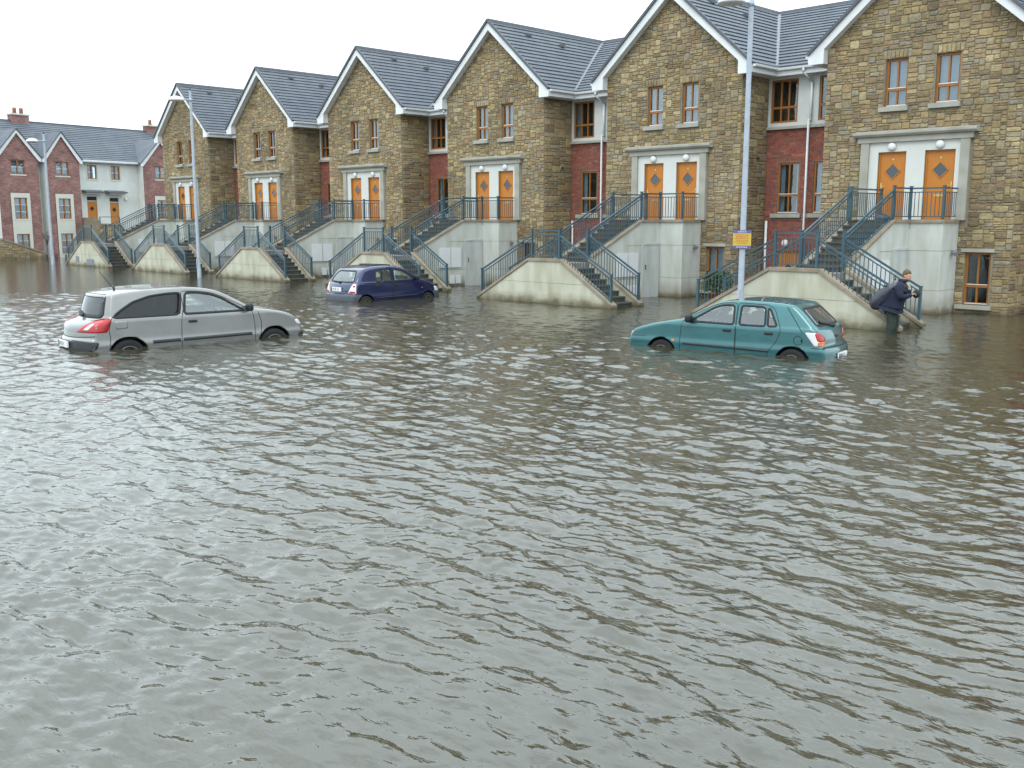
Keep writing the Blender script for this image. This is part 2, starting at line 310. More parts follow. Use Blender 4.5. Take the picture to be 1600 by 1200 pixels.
def build_water():
    base = math.atan2(Fh.y, Fh.x)
    dense = np.linspace(-math.radians(36), math.radians(36), 900)
    rest = np.linspace(math.radians(36), 2*math.pi-math.radians(36), 70)[1:-1]
    ang = np.concatenate([dense, rest]) + base
    r = np.concatenate([np.linspace(0.4, 3.0, 22)[:-1], np.exp(np.linspace(np.log(3.0), np.log(44.0), 1000)), np.exp(np.linspace(np.log(44.0), np.log(520.0), 90))[1:]])
    na, nr = len(ang), len(r)
    R, A = np.meshgrid(r, ang, indexing='ij')
    x, y = R*np.cos(A), R*np.sin(A)
    dr = np.gradient(r)[:, None]*np.ones_like(A)
    coarse = np.ones(na); coarse[900:] = 0.0
    z = wave_height(x, y, dr)*coarse[None, :] + WATER
    co = np.stack([x, y, z], -1).reshape(-1, 3)
    i, j = np.meshgrid(np.arange(nr-1), np.arange(na), indexing='ij'); jn = (j+1) % na
    q = np.stack([i*na+j, (i+1)*na+j, (i+1)*na+jn, i*na+jn], -1).reshape(-1, 4)
    # the small disc below the camera
    co = np.vstack([co, [[0, 0, WATER]]]); c = len(co)-1
    tri = np.stack([np.full(na, c), np.arange(na), (np.arange(na)+1) % na], -1)
    me = bpy.data.meshes.new('flood_water')
    me.vertices.add(len(co)); me.vertices.foreach_set('co', co.ravel())
    nl = q.size + tri.size; me.loops.add(nl); me.loops.foreach_set('vertex_index', np.concatenate([q.ravel(), tri.ravel()]).astype(np.int32))
    npoly = len(q)+len(tri); me.polygons.add(npoly)
    st = np.concatenate([np.arange(len(q))*4, q.size + np.arange(len(tri))*3]).astype(np.int32)
    me.polygons.foreach_set('loop_start', st)
    me.polygons.foreach_set('use_smooth', np.ones(npoly, dtype=bool))
    me.update(calc_edges=True); me.validate()
    m, nt, b, N, L = nodes_of('muddy_water')
    g = N('ShaderNodeNewGeometry')
    n1 = N('ShaderNodeTexNoise'); n1.inputs['Scale'].default_value = 0.35; n1.inputs['Detail'].default_value = 4; L(g.outputs['Position'], n1.inputs['Vector'])
    cr = N('ShaderNodeValToRGB'); L(n1.outputs['Fac'], cr.inputs[0]); e = cr.color_ramp.elements
    e[0].position = .3; e[0].color = (0.033,0.029,0.016,1); e[1].position = .7; e[1].color = (0.044,0.039,0.023,1)
    L(cr.outputs[0], b.inputs['Base Color'])
    b.inputs['Roughness'].default_value = 0.045; b.inputs['IOR'].default_value = 1.78; b.inputs['Specular IOR Level'].default_value = 0.5
    mp = N('ShaderNodeMapping'); mp.inputs['Scale'].default_value = (0.75, 1.5, 1.0); L(g.outputs['Position'], mp.inputs[0])
    n2 = N('ShaderNodeTexNoise'); n2.inputs['Scale'].default_value = 9.5; n2.inputs['Detail'].default_value = 3; n2.inputs['Distortion'].default_value = 0.4; L(mp.outputs[0], n2.inputs['Vector'])
    bp = N('ShaderNodeBump'); bp.inputs['Strength'].default_value = 0.42; bp.inputs['Distance'].default_value = 0.022; L(n2.outputs['Fac'], bp.inputs['Height']); L(bp.outputs[0], b.inputs['Normal'])
    o = link_mesh('flood_water', me, m)
    tag(o, 'rippled brown flood water covering the whole street', 'water', kind='structure')
build_water()

# ---------------------------------------------------------------- stones and bricks
def stone_proto(seed):
    r = random.Random(seed); n = 9
    pts = []
    for (px, pz) in ((-.5,-.36),(-.36,-.5),(.1*r.uniform(-1,1),-.5),(.36,-.5),(.5,-.36),(.5,.36),(.36,.5),(.1*r.uniform(-1,1),.5),(-.36,.5),(-.5,.36)):
        pts.append((px + r.uniform(-.045,.045), pz + r.uniform(-.06,.06)))
    n = len(pts); v, f = [], []
    for x, z in pts: v.append((max(-.5,min(.5,x)), 0.15, max(-.5,min(.5,z))))
    for x, z in pts: v.append((max(-.5,min(.5,x))*0.985, -0.62+r.uniform(-.1,.1), max(-.5,min(.5,z))*0.97))
    for x, z in pts: v.append((x*0.80, -0.95+r.uniform(-.16,.16), z*0.76))
    for k in (0, n):
        for i in range(n): f.append((k+i, k+(i+1)%n, k+n+(i+1)%n, k+n+i))
    v.append((r.uniform(-.1,.1), -1.0+r.uniform(-.1,.15), r.uniform(-.1,.1))); c = len(v)-1
    for i in range(n): f.append((2*n+i, 2*n+(i+1)%n, c))
    return v, f
PROTO = [stone_proto(i) for i in range(14)]
PROTO_ME = []
for k, (v, f) in enumerate(PROTO):
    me = bpy.data.meshes.new('stone'); me.from_pydata(v, [], f); me.update(); me.materials.append(M['stone']); PROTO_ME.append(me)

def pack(x0, x1, z0, z1, free, seed, u=0.085, w=0.072, big=1.0):
    """random rubble: list of stones (xc, zc, width, height) that tile the free area"""
    r = random.Random(seed); nx, nz = int(round((x1-x0)/u)), int(round((z1-z0)/w)); u, w = (x1-x0)/nx, (z1-z0)/nz
    occ = [[not (free(x0+i*u+.02, z0+j*w+.01) and free(x0+(i+1)*u-.02, z0+j*w+.01) and free(x0+i*u+.02, z0+(j+1)*w-.01) and free(x0+(i+1)*u-.02, z0+(j+1)*w-.01)) for i in range(nx)] for j in range(nz)]
    out = []
    for j in range(nz):
        i = 0
        while i < nx:
            if occ[j][i]: i += 1; continue
            h = r.choices((1,2,3,4), (38, 40, 17, 4*big))[0]; wd = r.choices((2,3,4,5,6), (20,30,26,15,6))[0]
            if h >= 3: wd = max(wd, 3)
            k = 0
            while k < wd and i+k < nx and not occ[j][i+k]: k += 1
            wd = k
            if i+wd < nx and not occ[j][i+wd] and (i+wd+1 >= nx or occ[j][i+wd+1]): wd += 1
            hh = 1
            while hh < h and j+hh < nz and all(not occ[j+hh][i+q] for q in range(wd)): hh += 1
            for b in range(hh):
                for a in range(wd): occ[j+b][i+a] = True
            out.append((x0+(i+wd/2)*u, z0+(j+hh/2)*w, wd*u, hh*w)); i += wd
    return out

def lay_stones(items, parent, seed, n_parts, axis='y', off=0.0):
    """items (a, z, w, h): the largest n_parts become single stones, the rest one joined part"""
    r = random.Random(seed); items = sorted(items, key=lambda t: -t[2]*t[3])
    V, Fc, Rn = [], [], []
    for k, (a, z, w, h) in enumerate(items):
        pid = r.randrange(len(PROTO)); dep = r.uniform(0.022, 0.044); g = 0.012
        sx, sz = (w-g)*r.choice((1,-1)), (h-g)*r.choice((1,-1)); rot = r.uniform(-.02,.02)
        if k < n_parts:
            o = bpy.data.objects.new('stone', PROTO_ME[pid]); COL.objects.link(o); o.parent = parent
            if axis == 'y': o.location = (a, off, z); o.rotation_euler = (0, rot, 0)
            else: o.location = (off, a, z); o.rotation_euler = (0, 0, math.pi/2)
            o.scale = (sx, dep, sz)
        else:
            v, f = PROTO[pid]; n = len(V); rr = r.random()
            for x, y, zz in v:
                if axis == 'y': V.append((a+x*sx, off+y*dep, z+zz*sz))
                else: V.append((off-y*dep, a+x*sx, z+zz*sz))
            for q in f: Fc.append(tuple(i+n for i in q)); Rn.append(rr)
    if V:
        me = bpy.data.meshes.new('rubble'); me.from_pydata(V, [], Fc); me.update()
        at = me.attributes.new('rnd', 'FLOAT', 'FACE'); at.data.foreach_set('value', Rn)
        tag(link_mesh('rubble', me, M['stone'], parent), kind='stuff')

def lay_bricks(x0, x1, z0, z1, free, parent, seed, off=0.0):
    r = random.Random(seed); V, Fc, Rn = [], [], []; bw, bh = 0.235, 0.083
    for j in range(int((z1-z0)/bh)):
        x = x0 - (bw/2 if j % 2 else 0)
        while x < x1:
            a, b = max(x, x0), min(x+bw, x1); za, zb = z0+j*bh, z0+(j+1)*bh; x += bw
            if b-a < .04: continue
            while a < b-.03 and not (free(a+.005, za+.01) and free(a+.005, zb-.01)): a += .02
            while a < b-.03 and not (free(b-.005, za+.01) and free(b-.005, zb-.01)): b -= .02
            if b-a < .05: continue
            n = len(V); d = r.uniform(.008,.016); g = .006; rr = r.random()
            V += [(a+g,off,za+g),(b-g,off,za+g),(b-g,off,zb-g),(a+g,off,zb-g),(a+g,off-d,za+g),(b-g,off-d,za+g),(b-g,off-d,zb-g),(a+g,off-d,zb-g)]
            for q in ((4,5,6,7),(0,1,5,4),(1,2,6,5),(2,3,7,6),(3,0,4,7)): Fc.append(tuple(i+n for i in q)); Rn.append(rr)
    me = bpy.data.meshes.new('brickwork'); me.from_pydata(V, [], Fc); me.update()
    at = me.attributes.new('rnd', 'FLOAT', 'FACE'); at.data.foreach_set('value', Rn)
    tag(link_mesh('brickwork', me, M['brick'], parent), kind='stuff')

def wall_grid(mb, x0, x1, z0, z1, y, holes, depth):
    """a wall sheet at y with openings (hx0,hx1,hz0,hz1) and reveals going back by depth"""
    xs = sorted({x0, x1, *[h[0] for h in holes], *[h[1] for h in holes]}); zs = sorted({z0, z1, *[h[2] for h in holes], *[h[3] for h in holes]})
    for i in range(len(xs)-1):
        for j in range(len(zs)-1):
            cx, cz = (xs[i]+xs[i+1])/2, (zs[j]+zs[j+1])/2
            if any(h[0] < cx < h[1] and h[2] < cz < h[3] for h in holes): continue
            mb.add([(xs[i],y,zs[j]),(xs[i+1],y,zs[j]),(xs[i+1],y,zs[j+1]),(xs[i],y,zs[j+1])], [(0,1,2,3)])
    for a, b, c, d in holes:
        mb.add([(a,y,c),(b,y,c),(b,y,d),(a,y,d),(a,y+depth,c),(b,y+depth,c),(b,y+depth,d),(a,y+depth,d)], [(0,1,5,4),(1,2,6,5),(2,3,7,6),(3,0,4,7)])

def window(parent, x0, x1, z0, z1, y, curtain=0.0, cols=2, transom=0.36, name='window', blind=0.0, seed=0, mat_frame='frame_wood', white_bead=True):
    """timber window set back at y; its panes, curtain and dark room are its pieces. curtain: share of width drawn from each side (1 = all)"""
    f = MB(); t = 0.075; ya, yb = y-0.04, y+0.05
    f.box(x0, x0+t, ya, yb, z0, z1); f.box(x1-t, x1, ya, yb, z0, z1); f.box(x0+t, x1-t, ya, yb, z0, z0+t); f.box(x0+t, x1-t, ya, yb, z1-t, z1)
    zt = z0 + (z1-z0)*transom
    f.box(x0+t, x1-t, ya-.006, yb, zt-.045, zt+.035)
    w = (x1-x0-2*t)/cols
    for c in range(1, cols):
        xm = x0+t+w*c; f.box(xm-.028, xm+.028, ya+.012, yb, z0+t, zt-.045); f.box(xm-.028, xm+.028, ya+.012, yb, zt+.035, z1-t)
    o = f.build(name, M[mat_frame], parent)
    for c in range(cols):
        for (a, b) in ((z0+t, zt-.045), (zt+.035, z1-t)):
            xa, xb = x0+t+w*c+(.028 if c else 0), x0+t+w*(c+1)-(.028 if c < cols-1 else 0)
            MB().box(xa, xb, y+.008, y+.016, a, b).build('pane', M['window_glass'], o)
    if white_bead:
        MB().box(x0+t, x1-t, ya-.014, ya-.007, zt+.038, zt+.062).build('bead', M['white_plastic'], o)
        MB().box(x0+t*.6, x1-t*.6, ya-.014, ya-.002, z0+.028, z0+.056).build('bead', M['white_plastic'], o)
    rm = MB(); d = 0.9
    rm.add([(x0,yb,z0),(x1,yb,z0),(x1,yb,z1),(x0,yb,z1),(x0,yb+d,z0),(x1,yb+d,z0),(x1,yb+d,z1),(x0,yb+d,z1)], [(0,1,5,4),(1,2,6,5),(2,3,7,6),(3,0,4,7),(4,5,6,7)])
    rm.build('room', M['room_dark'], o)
    r = random.Random(seed)
    def drape(a, b, za, zb):
        n = max(4, int((b-a)/.035)); cm = MB(); vs = []
        for i in range(n+1):
            x = a+(b-a)*i/n; yy = y+.12+.012*math.sin(i*.9+seed)+r.uniform(-.001,.001)
            vs += [(x,yy,za),(x,yy,zb)]
        cm.add(vs, [(2*i,2*i+2,2*i+3,2*i+1) for i in range(n)]); cm.build('curtain', M['curtain'], o, True)
    if curtain >= 1: drape(x0+.01, x1-.01, z0+.01, z1-.01)
    elif curtain > 0:
        w_ = (x1-x0)*curtain; drape(x0+.01, x0+w_, z0+.01, z1-.01); drape(x1-w_, x1-.01, z0+.01, z1-.01)
    if blind > 0: drape(x0+.02, x1-.02, z1-(z1-z0)*blind, z1-.01)
    return o

# ---------------------------------------------------------------- the gabled stone houses
EAVE, APEX, HALF, OVER = 8.28, 11.52, 3.17, 3.72
SL = (APEX-EAVE)/OVER                      # gable pitch
MY0, MZ0, MSL = 1.35, 8.26, 0.525          # main roof: eave line (relative to the stone front), height, pitch
RIDGE_Y = MY0 + (APEX-MZ0)/MSL
DOORS = ((-1.18,-0.24),(0.36,1.32)); DTOP = 4.97
UPW = ((-1.12,-0.38),(0.51,1.26)); UZ = (6.40,7.90)
LOW = (1.82,2.60,0.16,1.80)

def strip(mb, a0, a1, b0, b1, th):
    """a tile course: lower edge a0-a1 (thick), upper edge b0-b1 (thin)"""
    up = Vector((0,0,1))
    A0, A1, B0, B1 = map(Vector, (a0, a1, b0, b1)); n = (A1-A0).cross(B0-A0).normalized()
    if n.z < 0: n = -n
    vs = [A0, A1, B1, B0, A0+n*th, A1+n*th, B1+n*.006, B0+n*.006]
    mb.add(vs, [(3,2,1,0),(4,5,6,7),(0,1,5,4),(1,2,6,5),(2,3,7,6),(3,0,4,7)])

WORDS = ['nearest of the row', 'second from the right', 'third from the right', 'third from the left', 'second from the left', 'farthest left']
XC = [-14.0, -23.62, -33.48, -43.30, -53.14, -62.98]

def house(k):
    xc = XC[k]; root = empty('stone_house', (xc, D, 0))
    tag(root, 'gabled rubble stone house with two orange doors, ' + WORDS[k], 'house', 'row of gabled stone houses')
    low = (k <= 1)
    holes = [(a, b, UZ[0], UZ[1]) for a, b in UPW] + [LOW] + [(a, b, 2.8, DTOP) for a, b in DOORS]
    wmb = MB(); wall_grid(wmb, -HALF, HALF, -0.7, EAVE, 0.0, holes, 0.2)
    gy = APEX - 0.16; wmb.add([(-HALF,0,EAVE),(HALF,0,EAVE),(HALF,0,gy-SL*HALF),(0,0,gy),(-HALF,0,gy-SL*HALF)], [(0,1,2,3,4)])
    wmb.add([(HALF,0,-.7),(HALF,2.2,-.7),(HALF,2.2,EAVE+.35),(HALF,0,EAVE+.35)], [(0,1,2,3)]); wmb.add([(-HALF,0,-.7),(-HALF,2.2,-.7),(-HALF,2.2,EAVE+.35),(-HALF,0,EAVE+.35)], [(3,2,1,0)])
    wmb.build('wall', M['mortar'], root)
    def free(x, z):
        if z > gy - SL*abs(x) - 0.02: return False
        for a, b in UPW:
            if a-.015 < x < b+.015 and UZ[0]-.17 < z < UZ[1]+.01: return False
        for a, b in UPW:
            if a-.14 < x < b+.14 and UZ[0]-.17 < z < UZ[0]-.0: return False
            if a-.10 < x < b+.10 and UZ[1]+.005 < z < UZ[1]+.26: return False
        if -1.78 < x < 1.78 and 2.6 < z < 5.3: return False
        if LOW[0]-.02 < x < LOW[1]+.02 and LOW[2]-.16 < z < LOW[3]+.01: return False
        return True
    items = pack(-HALF, HALF, -0.45, gy, free, 100+k)
    # stone heads over the upper windows, stood on end
    for a, b in UPW:
        n = 7; w = (b-a+.2)/n
        for i in range(n): items.append((a-.1+(i+.5)*w, UZ[1]+.13, w, .25))
    lay_stones(items, root, 200+k, (300, 300, 220, 0, 0, 0)[k])
    side = pack(0.03, 1.75, -0.45, EAVE-.05, lambda a, z: True, 300+k, u=.12, w=.10)
    lay_stones(side, root, 400+k, 0, axis='x', off=HALF)
    if k == 0: pass
    # windows
    rr = random.Random(k)
    for i, (a, b) in enumerate(UPW):
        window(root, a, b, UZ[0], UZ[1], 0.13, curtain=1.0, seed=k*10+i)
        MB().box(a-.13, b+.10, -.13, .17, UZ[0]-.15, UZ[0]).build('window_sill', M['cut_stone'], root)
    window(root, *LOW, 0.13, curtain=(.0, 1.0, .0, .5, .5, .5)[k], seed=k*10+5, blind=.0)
    MB().box(LOW[0]-.18, LOW[1]+.12, -.14, .17, LOW[2]-.13, LOW[2]).build('window_sill', M['cut_stone'], root)
    MB().box(LOW[0]-.12, LOW[1]+.1, -.062, .05, LOW[3]+.0, LOW[3]+.11).build('window_head', M['cut_stone'], root)
    # doorway surround
    pm = MB(); wall_grid(pm, -1.50, 1.50, 2.78, 5.28, -0.055, [(a, b, 2.8, DTOP) for a, b in DOORS], 0.17)
    pm.build('door_surround', M['porch_render'], root)
    for s in (-1, 1):
        MB().box(min(s*1.48,s*1.76), max(s*1.48,s*1.76), -.13, 0.0, 2.78, 5.28).build('pilaster', M['cut_stone'], root)
    e = MB(); e.box(-1.86, 1.86, -.16, 0, 5.28, 5.46); e.build('lintel', M['cut_stone'], root)
    MB().pyz([(0.0,5.462),(-.24,5.462),(-.30,5.53),(-.30,5.60),(0.0,5.66)], -2.0, 2.0).build('cornice', M['cut_stone'], root)
    for i, (a, b) in enumerate(DOORS):
        cx = (a+b)/2; dm = MB()
        dm.box(a, b, .06, .11, 2.80, DTOP)
        d = dm.build('door', M['door_paint'], root)
        fm = MB(); fm.box(a, a+.05, .03, .059, 2.8, DTOP); fm.box(b-.05, b, .03, .059, 2.8, DTOP); fm.box(a+.05, b-.05, .03, .059, DTOP-.05, DTOP)
        fm.build('frame', M['door_paint'], d)
        s, zc = .235, DTOP-.62
        gl = MB().pxz([(cx-s,zc),(cx,zc-s),(cx+s,zc),(cx,zc+s)], .050, .0585); gl.build('pane', M['door_glass'], d)
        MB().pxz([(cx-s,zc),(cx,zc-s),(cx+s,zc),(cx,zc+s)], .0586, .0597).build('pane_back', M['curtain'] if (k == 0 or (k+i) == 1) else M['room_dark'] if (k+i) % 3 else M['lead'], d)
        rim = MB(); q = s+.035
        P = [(cx-q,zc),(cx,zc-q),(cx+q,zc),(cx,zc+q)]; I = [(cx-s,zc),(cx,zc-s),(cx+s,zc),(cx,zc+s)]
        for t in range(4):
            rim.pxz([P[t], P[(t+1)%4], I[(t+1)%4], I[t]], .036, .0595)
        rim.build('pane_frame', M['door_paint'], d)
        MB().box(cx-.14, cx+.14, .048, .0597, 3.52, 3.59).build('letter_box', M['brass'], d)
        hm = MB(); hx = a+.11 if i == 0 else b-.11; hm.box(hx-.02, hx+.02, .045, .0597, 3.72, 3.98); hm.bar((hx,.03,3.86),(hx+(.1 if i == 0 else -.1),.03,3.86),.02)
        hm.build('handle', M['brass'], d)
        MB().lathe([(.03,-.005),(.03,.008)], (cx, .05, DTOP-.24), 'y', 10).build('number_plate', M['brass'], d)
        lm = MB().lathe([(.135,.0),(.135,-.04),(.12,-.085),(.07,-.11),(.01,-.118)], (cx, -.056, 5.13), 'y', 22)
        lm.build('door_lamp', M['lamp_globe'], root, True)
    # ---- roof
    Yf = -0.34
    under = MB()
    for s in (-1, 1):
        under.add([(0,Yf+.02,APEX-.05),(s*OVER,Yf+.02,EAVE-.05),(s*OVER,MY0+.15,EAVE-.05),(0,RIDGE_Y,APEX-.05)], [(0,1,2,3)])
    roof = under.build('roof', M['roof_underlay'], root)
    slope_len = math.hypot(OVER, APEX-EAVE); n = 17; c = slope_len/n
    for s in (-1, 1):
        for i in range(n):
            t0, t1 = i/n, min(1.0, (i+1.12)/n)       # from the eave up
            d0, d1 = OVER*(1-t0), OVER*(1-t1); z0, z1 = EAVE+(APEX-EAVE)*t0, EAVE+(APEX-EAVE)*t1
            yv = lambda z: MY0 + (z-MZ0)/MSL + .02
            m = MB(); strip(m, (s*d0,Yf,z0), (s*d0,yv(z0),z0), (s*d1,Yf,z1), (s*d1,yv(z1),z1), .052)
            m.build('tile_course', M['roof_tile'], roof)
    rt = MB(); nr = 22
    for i in range(nr):
        a, b = Yf-.02+(RIDGE_Y+.1-Yf)*i/nr, Yf-.02+(RIDGE_Y+.1-Yf)*(i+1)/nr
        rt.pxz([(-.16,APEX-.10),(.16,APEX-.10),(.12,APEX+.055),(.05,APEX+.095),(-.05,APEX+.095),(-.12,APEX+.055)], a, b-.012)
    rt.build('ridge', M['ridge_tile'], roof)
    # dark verge along the gable edge, white bargeboards and soffits, box ends
    for s in (-1, 1):
        vm = MB(); vm.bar((0, Yf-.03, APEX+.02), (s*(OVER+.02), Yf-.03, EAVE+.01), .09, .10); vm.build('verge', M['ridge_tile'], roof)
        bm_ = MB(); h = .30; th = 0.05
        bm_.pxz([(0,APEX-.04),(s*OVER,EAVE-.04),(s*OVER,EAVE-.04-h*.55),(s*(OVER-.02),EAVE-.04-h*.95),(s*(HALF-.02),EAVE-.04-h*.95),(s*(HALF-.02),EAVE-.04+SL*(OVER-HALF)-h*.98),(0,APEX-.04-h*1.18)], Yf, Yf+th)
        bm_.build('bargeboard', M['white_paint'], root)
        sm = MB(); sm.add([(0,Yf+th,APEX-.34),(s*HALF,Yf+th,EAVE-.34+SL*(OVER-HALF)),(s*HALF,0.02,EAVE-.34+SL*(OVER-HALF)),(0,0.02,APEX-.34)], [(0,1,2,3)])
        sm.build('soffit', M['white_paint'], root)
        em = MB(); em.box(min(s*HALF,s*OVER)+(.001 if s > 0 else .06), max(s*HALF,s*OVER)-(.06 if s > 0 else .001), Yf+th+.001, MY0+.4, EAVE-.31, EAVE-.27); em.box(min(s*(OVER-.05),s*OVER), max(s*(OVER-.05),s*OVER), Yf+th+.001, MY0+.2, EAVE-.30, EAVE-.06)
        em.build('eave_box', M['white_paint'], root)
        gt = MB(); g0, g1 = (Yf+.06, MY0+.05)
        gt.pxz([(s*OVER,EAVE-.03),(s*(OVER+.02),EAVE-.10),(s*(OVER+.07),EAVE-.13),(s*(OVER+.12),EAVE-.10),(s*(OVER+.13),EAVE-.02),(s*(OVER+.115),EAVE-.02),(s*(OVER+.052),EAVE-.11),(s*(OVER+.015),EAVE-.02)], g0, g1)
        gt.build('gutter', M['white_plastic'], root)
    for s in (-1, 1):
        MB().add([(s*HALF,Yf+.05,EAVE-.31),(s*HALF,-.0,EAVE-.31),(s*HALF,-.0,EAVE+.16),(s*HALF,Yf+.05,EAVE+.16)], [(0,1,2,3)]).build('eave_cheek', M['white_paint'], root)
    for yy, dx in ((1.5, .55), (3.4, .9)):
        z = APEX-SL*dx; v = MB(); v.box(dx-.1, dx+.14, yy, yy+.26, z-.02, z+.10); v.build('roof_vent', M['ridge_tile'], roof)
    MB().lathe([(.045,0),(.045,.06),(.03,.052)], (HALF+.05,1.1,5.05), 'x', 10).build('wall_vent', M['black_plastic'], root)
    return root

# ---------------------------------------------------------------- recessed brick links between the houses
def link(k):
    """recessed brick house to the right of house k (k = 0 is the one cut off by the frame)"""
    xa = XC[k] + HALF; xb = (XC[k-1] - HALF) if k > 0 else xa + 3.4
    cx = (xa+xb)/2; hw = (xb-xa)/2; y = 1.80
    root = empty('brick_link_house', (cx, D, 0))
    names = ['at the right edge of the picture', 'beside the tall lamp post', 'between the second and third gables from the right', 'between the third and fourth gables from the right', 'between the second and third gables from the left', 'between the two farthest left gables']
    tag(root, 'recessed red brick house, ' + names[k], 'house', 'recessed brick link houses')
    o = hw/1.66
    U = [(-1.55*o,-.42*o,6.34,7.90),(.42*o,1.55*o,6.34,7.90)]; Lw = [(-1.15*o,-.22*o,3.02,4.90),(.34*o,1.27*o,3.02,4.90)]
    dr = (-1.02*o,-.12*o,-.45,1.62)
    w = MB(); wall_grid(w, -hw, hw, -.7, 6.20, y, Lw+[dr], .16); w.build('wall', M['brick_mortar'], root)
    def free(x, z):
        for a, b, c, d in Lw:
            if a < x < b and c < z < d: return False
            if a-.2 < x < b+.16 and c-.16 < z < c+.0: return False
        return not (dr[0] < x < dr[1] and z < dr[3])
    lay_bricks(-hw, hw, -.45, 6.20, free, root, 500+k, off=y)
    p = MB(); wall_grid(p, -hw, hw, 6.20, 8.30, y-.02, U, .14); p.build('upper_panel', M['wall_panel'], root)
    MB().box(-hw, hw, y-.16, y+.02, 6.10, 6.20).build('sill_band', M['cut_stone'], root)
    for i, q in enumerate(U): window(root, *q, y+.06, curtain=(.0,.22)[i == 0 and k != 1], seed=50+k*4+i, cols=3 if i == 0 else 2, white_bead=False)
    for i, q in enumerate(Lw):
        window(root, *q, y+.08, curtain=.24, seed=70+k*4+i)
        MB().box(q[0]-.18, q[1]+.14, y-.14, y+.12, q[2]-.15, q[2]).build('window_sill', M['cut_stone'], root)
    dm = MB(); dm.box(dr[0], dr[1], y+.08, y+.13, dr[2], dr[3]); d = dm.build('door', M['door_paint'], root)
    c0 = (dr[0]+dr[1])/2; s = .21; zc = .95
    MB().pxz([(c0-s,zc),(c0,zc-s),(c0+s,zc),(c0,zc+s)], y+.068, y+.0795).build('pane', M['room_dark'], d)
    MB().lathe([(.14,.0),(.14,-.04),(.12,-.09),(.05,-.12)], (c0-.12, y-.016, 1.92), 'y', 20).build('door_lamp', M['lamp_globe'], root, True)
    # eave, gutter and downpipe
    MB().box(-hw, hw, y-.42, y-.021, MZ0-.30, MZ0-.26).build('soffit', M['white_paint'], root)
    MB().box(-hw-.4, hw+.4, MY0-.02, MY0+.02, MZ0-.29, MZ0-.05).build('fascia', M['white_paint'], root)
    g = MB().pyz([(MY0-.02,MZ0-.02),(MY0-.04,MZ0-.09),(MY0-.09,MZ0-.13),(MY0-.14,MZ0-.10),(MY0-.155,MZ0-.02),(MY0-.14,MZ0-.02),(MY0-.09,MZ0-.10),(MY0-.035,MZ0-.02)], -hw-.35, hw+.35); g.build('gutter', M['white_plastic'], root)
    pp = MB(); px = .04; pp.tube((px,MY0-.09,MZ0-.10),(px,MY0-.09,MZ0-.24),.05); pp.tube((px,MY0-.09,MZ0-.22),(px+.12,y-.10,MZ0-.55),.045); pp.tube((px+.12,y-.10,MZ0-.52),(px+.12,y-.10,6.3),.045); pp.tube((px+.12,y-.23,6.34),(px+.12,y-.10,6.38),.045); pp.tube((px+.12,y-.23,6.36),(px+.12,y-.23,-.5),.042)
    pp.build('downpipe', M['white_plastic'], root, True)
    if k > 0:
        p2 = MB(); p2.tube((-hw+.16,y-.10,2.75),(-hw+.16,y-.10,-.5),.05); p2.build('waste_pipe', M['white_plastic'], root, True)
    # main roof slope, clipped by the valleys
    run = APEX-MZ0; n = 20; ov = .02
    um = MB(); um.add([(-hw-.6,MY0+.05,MZ0-.06),(hw+.6,MY0+.05,MZ0-.06),(hw+HALF,RIDGE_Y,APEX-.06),(-hw-HALF,RIDGE_Y,APEX-.06)], [(0,1,2,3)])
    roof = um.build('roof', M['roof_underlay'], root)
    for i in range(n):
        t0, t1 = i/n, min(1, (i+1.12)/n); z0, z1 = MZ0+run*t0, MZ0+run*t1; y0, y1 = MY0-.06+(RIDGE_Y-MY0+.06)*t0, MY0-.06+(RIDGE_Y-MY0+.06)*t1
        d0, d1 = (APEX-z0)/SL, (APEX-z1)/SL
        a0, b0 = -hw-HALF+d0, hw+HALF-d0; a1, b1 = -hw-HALF+d1, hw+HALF-d1
        m = MB(); strip(m, (a0-.02,y0,z0), (b0+.02,y0,z0), (a1-.02,y1,z1), (b1+.02,y1,z1), .052); m.build('tile_course', M['roof_tile'], roof)
    rt = MB(); nr = 24; L_ = 2*(hw+HALF)
    for i in range(nr):
        a, b = -L_/2+L_*i/nr, -L_/2+L_*(i+1)/nr
        rt.pyz([(RIDGE_Y-.16,APEX-.10),(RIDGE_Y+.16,APEX-.10),(RIDGE_Y+.12,APEX+.055),(RIDGE_Y+.05,APEX+.09),(RIDGE_Y-.05,APEX+.09),(RIDGE_Y-.12,APEX+.055)], a, b-.012)
    rt.build('ridge', M['ridge_tile'], roof)
    bk = MB(); bk.add([(-L_/2,RIDGE_Y,APEX-.02),(L_/2,RIDGE_Y,APEX-.02),(L_/2,RIDGE_Y+6,MZ0),(-L_/2,RIDGE_Y+6,MZ0)], [(0,1,2,3)]); bk.build('back_slope', M['roof_tile'], roof)
    for s in (-1, 1):
        vm = MB(); p = Vector((s*(hw+HALF-OVER*.985), MY0+.03, EAVE+.07)); q = Vector((s*(hw+HALF-.05), RIDGE_Y-.03, APEX+.02)); vm.bar(p, q, .17, .05); vm.build('valley', M['lead'], roof)
    return root

for k in range(6): house(k)
for k in range(6): link(k)
# ---------------------------------------------------------------- outside stairs up to the first-floor doors
yF, yM, yT, yP = -6.70, -5.25, -2.30, -1.20
XL, XR_, XA, XB = -3.62, 2.80, -0.92, 0.42
BAL = {}
def baluster_mesh(h):
    k = round(h, 2)
    if k not in BAL:
        me = MB().box(-.009,.009,-.009,.009,0,k).mesh('baluster'); me.materials.append(M['rail_paint']); BAL[k] = me
    return BAL[k]

